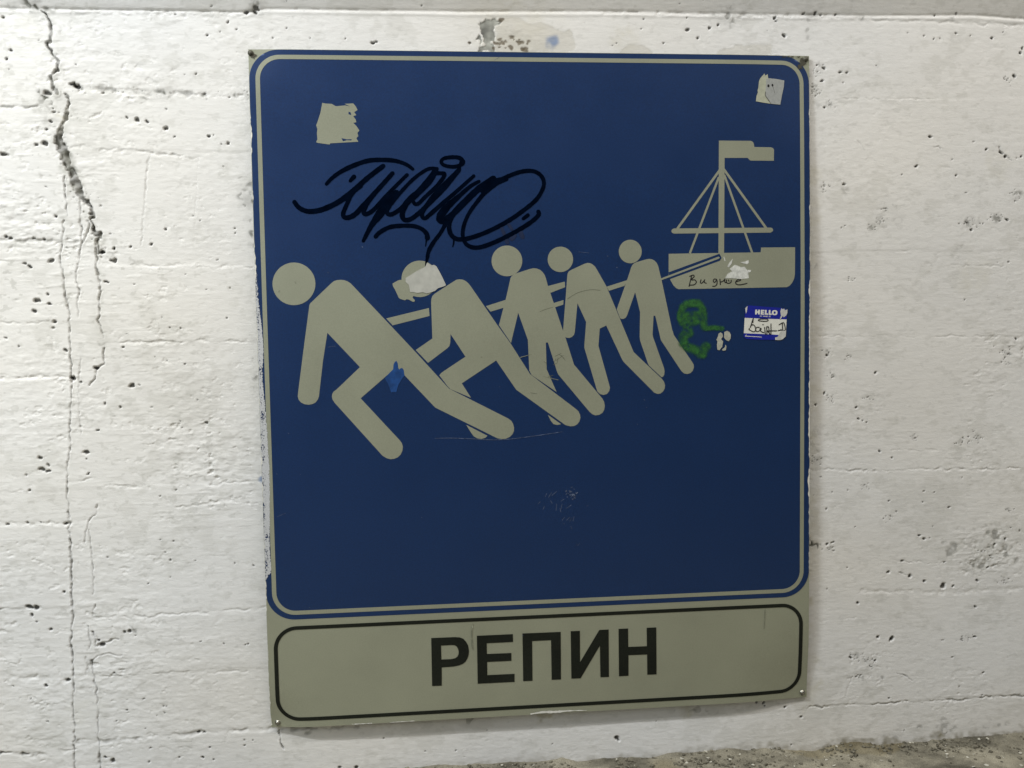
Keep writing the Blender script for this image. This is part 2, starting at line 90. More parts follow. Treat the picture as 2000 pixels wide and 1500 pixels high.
ST_WRITING=[([(.8914,.7213),(.8898,.7177),(.8879,.7116),(.8855,.7049)],[.00157]),([(.8911,.7213),(.8906,.714)],[.00157]),([(.8873,.7082),(.8904,.71),(.8936,.7078),(.8955,.7035),(.8955,.6998),(.8936,.6971),(.8898,.6975),(.8829,.7013),(.8843,.7031)],[.00157]),([(.9025,.7049),(.898,.7047),(.8956,.7017),(.8969,.698),(.9003,.6973),(.9044,.6997),(.9064,.7024),(.9039,.7031),(.9044,.6997),(.9069,.6966),(.9113,.6951)],[.00157]),([(.9126,.7045),(.9136,.6952),(.9145,.6915)],[.00157]),([(.9091,.7099),(.9104,.7093)],[.00157]),([(.9164,.7056),(.9171,.6912)],[.00157]),([(.9164,.7047),(.9196,.7059),(.9208,.7),(.9215,.692)],[.00157]),([(.9177,.6985),(.924,.6914),(.9248,.7012)],[.00157]),([(.9246,.711),(.9247,.6917)],[.00157]),([(.9177,.6976),(.9266,.698),(.9358,.6979)],[.00157]),([(.9386,.6984),(.9444,.6993)],[.00157]),([(.9399,.7088),(.9437,.711),(.9488,.7125),(.9515,.7044),(.951,.6983),(.9431,.7)],[.00157]),([(.9462,.7113),(.9469,.7002)],[.00157]),([(.9194,.7177),(.917,.716),(.9101,.7159),(.9025,.7168),(.9006,.7181),(.9037,.7198),(.9113,.7201),(.9177,.7196),(.9194,.7178)],[.00157])]
ST_LINE=[([(.8772,.689),(.8923,.688),(.9069,.6868)],[.00102]),([(.8762,.6885),(.8779,.6915)],[.00102])]
GREEN=[(.7572,.7343,.0054),(.7577,.7365,.0054),(.7582,.7387,.0054),(.7587,.7409,.0054),(.7592,.7431,.0054),(.7608,.7446,.0054),(.7623,.7461,.0054),(.7638,.7475,.0054),(.7654,.749,.0054),(.7676,.7494,.0054),(.7699,.7497,.0054),(.7721,.7501,.0054),(.7743,.7505,.0054),(.7766,.7508,.0054),(.7788,.7508,.0054),(.7811,.7508,.0054),(.7833,.7507,.0054),(.7855,.7507,.0054),(.7878,.7507,.0054),(.7892,.7491,.0054),(.7906,.7475,.0054),(.792,.7459,.0054),(.7935,.7442,.0054),(.7949,.7426,.0054),(.7955,.7406,.0054),(.7961,.7386,.0054),(.7967,.7367,.0054),(.7973,.7347,.0054),(.7979,.7327,.0054),(.7979,.7307,.0054),(.7979,.7287,.0054),(.7979,.7267,.0054),(.7978,.7247,.0054),(.7978,.7227,.0054),(.7978,.7207,.0054),(.7979,.7186,.0054),(.798,.7164,.0054),(.7981,.7143,.0054),(.7981,.7121,.0054),(.7982,.71,.0054),(.7983,.7078,.0054),(.7551,.7333,.0049),(.755,.7313,.0049),(.7549,.7293,.0049),(.7548,.7274,.0049),(.7547,.7254,.0049),(.7545,.7234,.0049),(.7557,.7214,.0049),(.7568,.7194,.0049),(.7579,.7174,.0049),(.7591,.7154,.0049),(.7603,.7138,.0049),(.7615,.7122,.0049),(.7627,.7106,.0049),(.7639,.709,.0049),(.7651,.7073,.0049),(.7667,.7061,.0049),(.7682,.7048,.0049),(.7697,.7035,.0049),(.7712,.7023,.0049),(.7719,.7003,.0049),(.7726,.6983,.0049),(.7732,.6963,.0049),(.7612,.7253,.0071),(.7632,.7254,.0071),(.7652,.7255,.0071),(.7673,.7257,.0071),(.7693,.7258,.0071),(.7713,.7259,.0071),(.7734,.7261,.0071),(.7753,.7263,.0071),(.7772,.7265,.0071),(.7791,.7267,.0071),(.781,.727,.0071),(.7829,.7272,.0071),(.7849,.7274,.0071),(.7868,.7276,.0071),(.7887,.7278,.0071),(.7601,.7183,.0071),(.7623,.7181,.0071),(.7645,.7179,.0071),(.7667,.7177,.0071),(.7689,.7175,.0071),(.7711,.7173,.0071),(.7733,.7171,.0071),(.7752,.7176,.0071),(.7771,.7181,.0071),(.7789,.7185,.0071),(.7808,.719,.0071),(.7827,.7195,.0071),(.7846,.7199,.0071),(.7712,.6963,.0067),(.7688,.696,.0067),(.7664,.6957,.0067),(.7641,.6954,.0067),(.7627,.6935,.0067),(.7613,.6915,.0067),(.76,.6895,.0067),(.7599,.6875,.0067),(.7597,.6856,.0067),(.7596,.6836,.0067),(.7595,.6816,.0067),(.7594,.6796,.0067),(.7609,.678,.0067),(.7624,.6764,.0067),(.764,.6747,.0067),(.7655,.6731,.0067),(.767,.6715,.0067),(.7688,.6707,.0067),(.7707,.6698,.0067),(.7725,.669,.0067),(.7743,.6682,.0067),(.7762,.6673,.0067),(.7782,.6666,.0067),(.7803,.6659,.0067),(.7823,.6652,.0067),(.7843,.6645,.0067),(.7864,.6638,.0067),(.7884,.6631,.0067),(.7907,.6633,.0067),(.793,.6635,.0067),(.7953,.6637,.0067),(.7976,.6639,.0067),(.7988,.6659,.0067),(.7999,.6679,.0067),(.8011,.6699,.0067),(.8023,.6718,.0067),(.8029,.7047,.0036),(.8049,.7048,.0036),(.807,.7049,.0036),(.809,.705,.0036),(.8111,.7051,.0036),(.8131,.7052,.0036),(.8152,.7053,.0036),(.8172,.7054,.0036),(.8193,.7055,.0036),(.8215,.7052,.0036),(.8237,.7049,.0036),(.8259,.7046,.0036),(.8281,.7043,.0036),(.8304,.704,.0036),(.8326,.7037,.0036),(.7904,.6581,.0062),(.7925,.658,.0062),(.7945,.658,.0062),(.7966,.658,.0062)]
BLUE_SMEAR=[(.2187,.6266),(.2343,.6415),(.2351,.6498),(.2368,.6534),(.2401,.6566),(.2427,.6515),(.243,.6442),(.2451,.6406),(.2466,.6427),(.2502,.6435),(.2527,.64),(.2534,.6331),(.2542,.6298),(.2492,.6241),(.2427,.6133),(.2387,.6006),(.2297,.6008),(.2255,.6137)]
SCRATCH=[([(.3049,.5165),(.3332,.5162),(.3699,.5139),(.4067,.511),(.4437,.5117),(.4996,.5176),(.5352,.522)],[.0005,.0008,.0005])]
SCUFFS=[([(.5022,.4042),(.5053,.4101)],[.0006]),([(.5082,.403),(.5143,.4118)],[.0006]),([(.5143,.4058),(.5234,.4135)],[.0006]),([(.489,.3916),(.4931,.3955)],[.0006]),([(.4979,.3813),(.501,.3872)],[.0006]),([(.5121,.3968),(.5151,.3917)],[.0006]),([(.5231,.3904),(.5219,.3784)],[.0006]),([(.529,.3822),(.5309,.3751)],[.0006]),([(.5331,.3901),(.531,.3811)],[.0006]),([(.5312,.3952),(.5372,.399)],[.0006]),([(.541,.3817),(.5502,.3875)],[.0006]),([(.5327,.3599),(.5378,.3657)],[.0006]),([(.5408,.3596),(.5469,.3654)],[.0006]),([(.5468,.3574),(.5509,.3643)],[.0006]),([(.5487,.3482),(.5506,.3441)],[.0006]),([(.5346,.3538),(.5377,.3532)],[.0006]),([(.5528,.3581),(.5549,.3661)],[.0006]),([(.5584,.3155),(.5619,.3123)],[.0006]),([(.5619,.3123),(.5649,.3168)],[.0006]),([(.5784,.3845),(.5814,.3854)],[.0006]),([(.5593,.4076),(.562,.4104)],[.00131]),([(.5469,.411),(.5519,.4118)],[.00082]),([(.5542,.4001),(.5568,.4007)],[.00081]),([(.5405,.4148),(.5423,.412)],[.00073]),([(.5577,.4089),(.559,.4099)],[.00091]),([(.5531,.4088),(.5552,.4071)],[.00067]),([(.5534,.3986),(.5545,.3995)],[.00093]),([(.5399,.4123),(.542,.415)],[.00129]),([(.5404,.407),(.5426,.4096)],[.00076]),([(.5499,.4192),(.5524,.4205)],[.00089]),([(.555,.4053),(.5588,.4035)],[.0009]),([(.5427,.4032),(.543,.402)],[.00096]),([(.5552,.4024),(.5574,.3996)],[.00108]),([(.5471,.413),(.548,.4126)],[.00136]),([(.5517,.3988),(.553,.3974)],[.00134]),([(.5522,.406),(.5562,.406)],[.0012]),([(.553,.409),(.5538,.4069)],[.00104]),([(.5465,.4139),(.5501,.4127)],[.00138]),([(.5502,.4035),(.5527,.4048)],[.00134]),([(.5489,.4017),(.5497,.402)],[.00074]),([(.5441,.4085),(.5459,.4086)],[.00077]),([(.554,.4027),(.5544,.4029)],[.00112]),([(.549,.4072),(.553,.4069)],[.00074]),([(.5544,.417),(.5565,.4158)],[.00065]),([(.5471,.4063),(.5488,.4055)],[.00116]),([(.5521,.406),(.5563,.4072)],[.00071]),([(.1852,.8575),(.1864,.8568)],[.0009]),([(.1246,.8135),(.1259,.8128)],[.0009]),([(.0256,.4616),(.0268,.4608)],[.0009]),([(.278,.3748),(.2793,.374)],[.0009]),([(.6865,.5767),(.6878,.5759)],[.0009]),([(.6904,.563),(.6918,.5622)],[.0009]),([(.6731,.5325),(.6744,.5317)],[.0009]),([(.638,.8172),(.6393,.8164)],[.0009]),([(.0482,.5327),(.0494,.532)],[.0009]),([(.0664,.4594),(.0676,.4586)],[.0009]),([(.6214,.8375),(.6227,.8368)],[.0009]),([(.4222,.6065),(.4235,.6058)],[.0009]),([(.1852,.8575),(.1864,.8568)],[.0009]),([(.0752,.2195),(.0765,.2187)],[.0009]),([(.4566,.1505),(.4579,.1497)],[.0009]),([(.121,.6828),(.1343,.6843)],[.0004]),([(.5693,.8453),(.5879,.8433)],[.0004]),([(.0231,.3841),(.0393,.3908)],[.0004]),([(.4236,1.1819),(.4328,1.1873)],[.0004])]
PANEL_MARKS=[([(.3661,.1758),(.364,.1588),(.3645,.136),(.3653,.1293)],[.002,.003]),([(.9144,.1771),(.9125,.1399)],[.0012]),([(.4609,.6581),(.4813,.6633)],[.001]),([(.0682,.7972),(.0691,.7954)],[.0025]),([(.0397,.7806),(.0411,.7824)],[.0022]),([(.391,.66),(.3919,.6595)],[.0022]),([(.5011,.6232),(.529,.6162)],[.0008])]
GREY_SCUFF=[([(.5034,.6499),(.5089,.6461)],[.0006]),([(.5239,.6588),(.5352,.6641)],[.0006]),([(.5257,.6513),(.5389,.6603)],[.0006]),([(.5275,.6467),(.5295,.6568)],[.0006]),([(.52,.6441),(.5275,.6467)],[.0006]),([(.5314,.6623),(.5407,.6547)],[.0006]),([(.5104,.6221),(.5198,.6247)],[.0006]),([(.5123,.6258),(.5169,.6201)],[.0006]),([(.5258,.655),(.5219,.6477)],[.0006]),([(.5351,.6604),(.5425,.651)],[.0006]),([(.4784,.5942),(.4895,.5921)],[.0006]),([(.5477,.7613),(.5664,.7721),(.5889,.7773),(.6075,.7762)],[.0008]),([(.4973,.7392),(.5084,.7436),(.5215,.747)],[.0006])]
SCREWS=[(.0038,1.1905),(.9935,1.1912),(.012,.0083),(.991,.0099)]
PLATE_CHIPS=[([(.4703,.0018),(.4922,.004),(.516,.0031),(.5399,.0037),(.5734,.0027)],[.002,.0035,.003,.001]),([(.1452,.0015),(.1654,.0013),(.18,.0014)],[.0008,.0012]),([(.2131,.0009),(.2344,.0011),(.2575,.0012)],[.0008,.0012])]
TAG_SMEAR=[([(.4305,.8917),(.4357,.8781)],[.00625]),([(.4403,.9012),(.4496,.8862)],[.00556]),([(.4384,.8713),(.441,.8632)],[.00764]),([(.4493,.8699),(.4549,.8753)],[.00833]),([(.4647,.882),(.4686,.8725)],[.00694])]
SEAMS=[([(-.4155,1.0976),(-.3823,1.0996),(-.3531,1.1006),(-.3322,1.1024)],.0037,1,.5),([(-.3053,1.1428),(-.2889,1.1344),(-.2723,1.1311),(-.247,1.1313),(-.205,1.1265),(-.1626,1.1251),(-.1199,1.1237),(-.0771,1.1223),(-.0081,1.1201)],.00556,1.2,.45),([(-.4193,1.0207),(-.4069,1.019)],.0037,1,.8),([(-.3061,1.0312),(-.2807,1.0339)],.00278,.8,.4),([(-.2557,1.0279),(-.2387,1.0296),(-.2091,1.0279),(-.2005,1.028),(-.1667,1.0219),(-.1326,1.0176),(-.094,1.0142)],.00324,.9,.3),([(-.4264,.8759),(-.4015,.874),(-.3764,.8738),(-.3428,.8718),(-.3008,.868)],.00463,1,.35),([(-.2068,.833),(-.1744,.8282),(-.1355,.8296),(-.088,.8256),(-.0707,.821),(-.053,.8279),(-.0049,.8256)],.00278,.6,.08),([(-.4334,.7339),(-.3829,.7349),(-.3153,.7338)],.00231,.6,.12),([(-.2659,.6931),(-.2554,.6983),(-.2442,.699),(-.1796,.6969),(-.0927,.6963),(-.0049,.6938)],.00278,.7,.1),([(-.4382,.6381),(-.3875,.6388),(-.3535,.6407),(-.3196,.6382)],.0037,.8,.05),([(-.4479,.4409),(-.4309,.4412),(-.4139,.4425)],.00278,.9,.3),([(-.3364,.4534),(-.3191,.4564),(-.2931,.4601)],.00185,.5,.2),([(-.2678,.4475),(-.2419,.4449),(-.1984,.4434)],.00324,.7,.1),([(-.0931,.4436),(-.0665,.4455),(-.0488,.4458),(-.0043,.4453)],.00278,.7,.15),([(-.4505,.3871),(-.4166,.3849),(-.3654,.3822),(-.3354,.381)],.00417,1,.1),([(-.1562,.4055),(-.1298,.4046),(-.1032,.4092),(-.0676,.4153),(-.0145,.407)],.00278,.8,.1),([(-.4579,.2371),(-.4239,.2337),(-.3938,.2342)],.0037,1.1,.7),([(-.304,.2117),(-.2517,.2101),(-.199,.2095),(-.1547,.2139),(-.1104,.2128),(-.0567,.2159),(-.0029,.2162)],.00231,.6,.12),([(-.4643,.1075),(-.4127,.1084),(-.3524,.1015)],.00648,.8,.08),([(-.2911,.1056),(-.2385,.1056),(-.1766,.1061),(-.1322,.1056),(-.0427,.1018)],.00185,.5,.12),([(-.4708,-.0233),(-.4407,-.027),(-.4191,-.0265),(-.3932,-.03)],.00324,1.6,.9),([(-.3399,-.0099),(-.2962,-.0116),(-.2432,-.0101),(-.2078,-.0094),(-.1632,-.0092),(-.1184,-.0053),(-.0644,-.0066),(-.0101,-.006),(.0262,-.0082),(.1547,-.0119)],.00463,.9,.3),([(1.0659,.4329),(1.1671,.4288),(1.2181,.4302),(1.3003,.4276),(1.352,.426),(1.425,.4247)],.00231,.8,.25),([(1.0246,.6859),(1.1043,.6835),(1.1948,.6829),(1.3067,.681),(1.4304,.6779)],.00185,.4,.1),([(1.0616,1.1222),(1.2497,1.1235)],.00148,.35,.1),([(1.1629,.8423),(1.2131,.8448)],.00148,.4,.1),([(1.2945,.8153),(1.3865,.8134)],.00148,.4,.1),([(1.1081,.2),(1.2313,.1905),(1.3351,.188),(1.4401,.1884)],.00556,.5,0),([(.9975,-.0223),(1.0484,-.0221),(1.0842,-.0201),(1.1304,-.0247),(1.1717,-.023),(1.1975,-.0194),(1.2183,-.0246),(1.2547,-.0236),(1.3176,-.0251),(1.3596,-.0213),(1.4019,-.0226),(1.4444,-.0239)],.00222,1,.35),([(1.1667,.467),(1.2586,.4643)],.00139,.3,.05),([(1.0058,.4368),(1.0659,.4329)],.00185,.4,.1),([(1.0779,.1476),(1.1003,.1456)],.00139,.4,.2),([(1.174,.2548),(1.2202,.2519),(1.2616,.2442),(1.2801,.2495)],.00148,.6,.3),([(1.1865,.2294),(1.2051,.2227),(1.2154,.2202)],.00185,.7,.5),([(.6232,1.2703),(.7634,1.2706),(.8202,1.2688),(.8773,1.2669),(1.012,1.269),(1.1193,1.266),(1.218,1.2637),(1.3179,1.2615),(1.4188,1.2592)],.0037,.6,.12),([(-.2919,1.2545),(-.2416,1.2578),(-.1573,1.2582),(-.0034,1.258)],.0037,.6,.15)]
CRACKS=[([(-.3398,1.2613),(-.3366,1.258),(-.3335,1.253),(-.3313,1.2471),(-.3274,1.2412),(-.3286,1.2327),(-.3265,1.226),(-.3294,1.2175),(-.328,1.2107),(-.3341,1.2038),(-.3302,1.1988),(-.3257,1.1895),(-.3227,1.1819),(-.3187,1.1768),(-.3191,1.1683),(-.3186,1.1623),(-.3246,1.158),(-.3316,1.1511),(-.3303,1.1426),(-.3258,1.1324),(-.3213,1.1213)],[.00185,.00278,.00278,.00324,.00417,.00278,.00463,.00463,.00463,.0037,.00324,.00463,.00463,.00463,.00324,.00185,.00278,.00463],1),([(-.3113,1.1197),(-.3048,1.1163),(-.3046,1.1026),(-.3076,1.0914),(-.3124,1.0768),(-.3164,1.0639),(-.3194,1.0536),(-.3232,1.0424),(-.3188,1.0295),(-.3127,1.0166),(-.3101,.9993),(-.3039,.9863),(-.2986,.9733),(-.2965,.9646),(-.2919,.9533),(-.2863,.9455),(-.2823,.9403),(-.2775,.9342),(-.2746,.9237),(-.2726,.9124),(-.2723,.8993),(-.2736,.8888),(-.2695,.8853),(-.2611,.8826),(-.2648,.8756),(-.2685,.8695),(-.2671,.8625),(-.2649,.8537)],[.00278,.0037,.00463,.00648,.00833,.01019,.01389,.01574,.01574,.01574,.01389,.01204,.01019,.00926,.00833,.00556,.0037,.0037,.0037,.00463,.00463,.00463,.00556,.00556,.0037,.0037],1),([(-.2703,.866),(-.2701,.8511),(-.2671,.8423),(-.2717,.8336),(-.2689,.8204),(-.2678,.8072),(-.2649,.794),(-.2674,.7764),(-.2699,.7587),(-.2696,.7455),(-.2725,.7367),(-.2673,.7189),(-.2645,.7055)],[.0037,.00296,.00222,.00185,.00222,.00222,.00222,.00222,.00185,.00185,.00222,.00148,.00111],.6),([(-.2821,.9081),(-.279,.9011),(-.282,.8906),(-.2878,.8749),(-.2924,.8662)],[.00222,.00222,.00222,.00148,.00111],.45),([(-.2662,.686),(-.2656,.6789),(-.2639,.6593),(-.2717,.6559),(-.2788,.6507),(-.282,.6365),(-.2894,.6242)],[.00148,.00148,.00148,.00296,.00222,.00222,.00148],.525),([(-.3176,.982),(-.3165,.969),(-.3156,.9517),(-.3147,.9343),(-.3146,.9169)],[.00222,.00185,.00148,.00148,.00148],.6),([(-.3209,.9083),(-.3219,.8865),(-.3279,.8665),(-.3296,.8473),(-.327,.8298),(-.3257,.8035),(-.3235,.7771),(-.3196,.7506),(-.3175,.74),(-.3203,.7154),(-.3198,.6888),(-.321,.6622),(-.3205,.6356),(-.3213,.6),(-.3254,.5644),(-.3275,.5376),(-.3287,.5107),(-.3342,.4839),(-.3361,.4615),(-.3353,.4209),(-.3366,.3938),(-.3365,.3756),(-.336,.3484),(-.3359,.312),(-.338,.2664),(-.3381,.2252),(-.3364,.2058),(-.3411,.1978),(-.3425,.1656),(-.3412,.1379),(-.3415,.1102),(-.3449,.0547),(-.3431,.0174),(-.3456,-.0198),(-.3464,-.076),(-.3479,-.189)],[.00111,.00111,.00133,.00148,.00148,.00185,.00222,.00148,.00111,.00163,.00163,.00148,.00148,.00089,.00111,.00148,.00148,.00074,.00074,.00178,.00178,.00148,.00207,.00222,.00222,.00237,.00185,.00111,.00185,.00111,.00148,.00111,.00148,.00148,.00148,.00148],.6),([(-.2922,.9473),(-.2923,.9255),(-.2937,.9125),(-.292,.895),(-.2931,.8688),(-.2975,.847),(-.3014,.8339),(-.3035,.8076),(-.3011,.7856),(-.3039,.7592),(-.303,.7416)],[.00111,.00111,.00148,.00163,.00119,.00119,.00119,.00096,.00111,.00111,.00074],.525),([(-.3036,.6708),(-.3052,.653),(-.3088,.6309),(-.3097,.5908),(-.3083,.5639),(-.3087,.5371)],[.00148,.00111,.00074,.00074,.00074,.00059],.375),([(-.2865,.4146),(-.2926,.394),(-.3034,.3835),(-.3104,.361),(-.313,.3429)],[.00074,.00089,.00089,.00111,.00074],.375),([(-.304,.3699),(-.3011,.3379),(-.2992,.3013),(-.303,.2539)],[.00059,.00067,.00067,.00059],.45),([(-.3012,.2354),(-.3039,.2144)],[.00148,.00111],.375),([(-.3116,.1964),(-.3109,.1733),(-.3134,.1568)],[.00111,.00111,.00074],.45),([(-.3042,.1868),(-.3018,.1618)],[.00185,.00111],.6),([(-.309,.1362),(-.3085,.1084),(-.3055,.0971),(-.3019,.0802),(-.3031,.0523),(-.3033,.0057),(-.3028,-.0224),(-.3018,-.06),(-.3016,-.1166)],[.00148,.00111,.00111,.00089,.00074,.00089,.00133,.00148,.00148],.525),([(-.3194,.1386),(-.3157,.1227),(-.3189,.109)],[.00296,.00222,.00148],.188),([(-.1735,1.0211),(-.178,.9949),(-.1828,.96),(-.1877,.9251),(-.1917,.89),(-.1944,.8654)],[.00111,.00133,.00133,.00133,.00104,.00089],.188),([(-.0933,1.0107),(-.0966,.9686),(-.1023,.9071),(-.1048,.863)],[.00074,.00074,.00059,.00059],.06),([(.0134,-.0093),(.0139,-.0227),(.0145,-.0323),(.0196,-.044)],[.00111,.00148,.00148,.00296],.675),([(1.1814,.0341),(1.2022,.028),(1.2147,.0172)],[.00059,.00074,.00044],.3),([(1.094,.0337),(1.0839,.0141),(1.0789,-.0057)],[.00059,.00059,.00044],.188),([(1.3733,1.0355),(1.3754,1.0269),(1.3848,1.0174),(1.3992,1.0108)],[.00119,.00259,.00222,.00074],.525),([(1.0955,1.0471),(1.1095,1.0293)],[.00089,.00059],.3),([(1.2429,1.0343),(1.2529,1.0371),(1.259,1.0324)],[.00111,.00148,.00074],.3),([(-.2335,.1834),(-.2418,.1958)],[.00074,.00074],.3),([(-.2992,.1616),(-.2885,.1666),(-.2753,.1688),(-.2603,.1708)],[.00296,.00296,.00222,.00111],.375),([(-.3108,.1345),(-.2983,.1431),(-.2807,.1459),(-.2589,.1429)],[.00148,.00148,.00148,.00111],.3)]
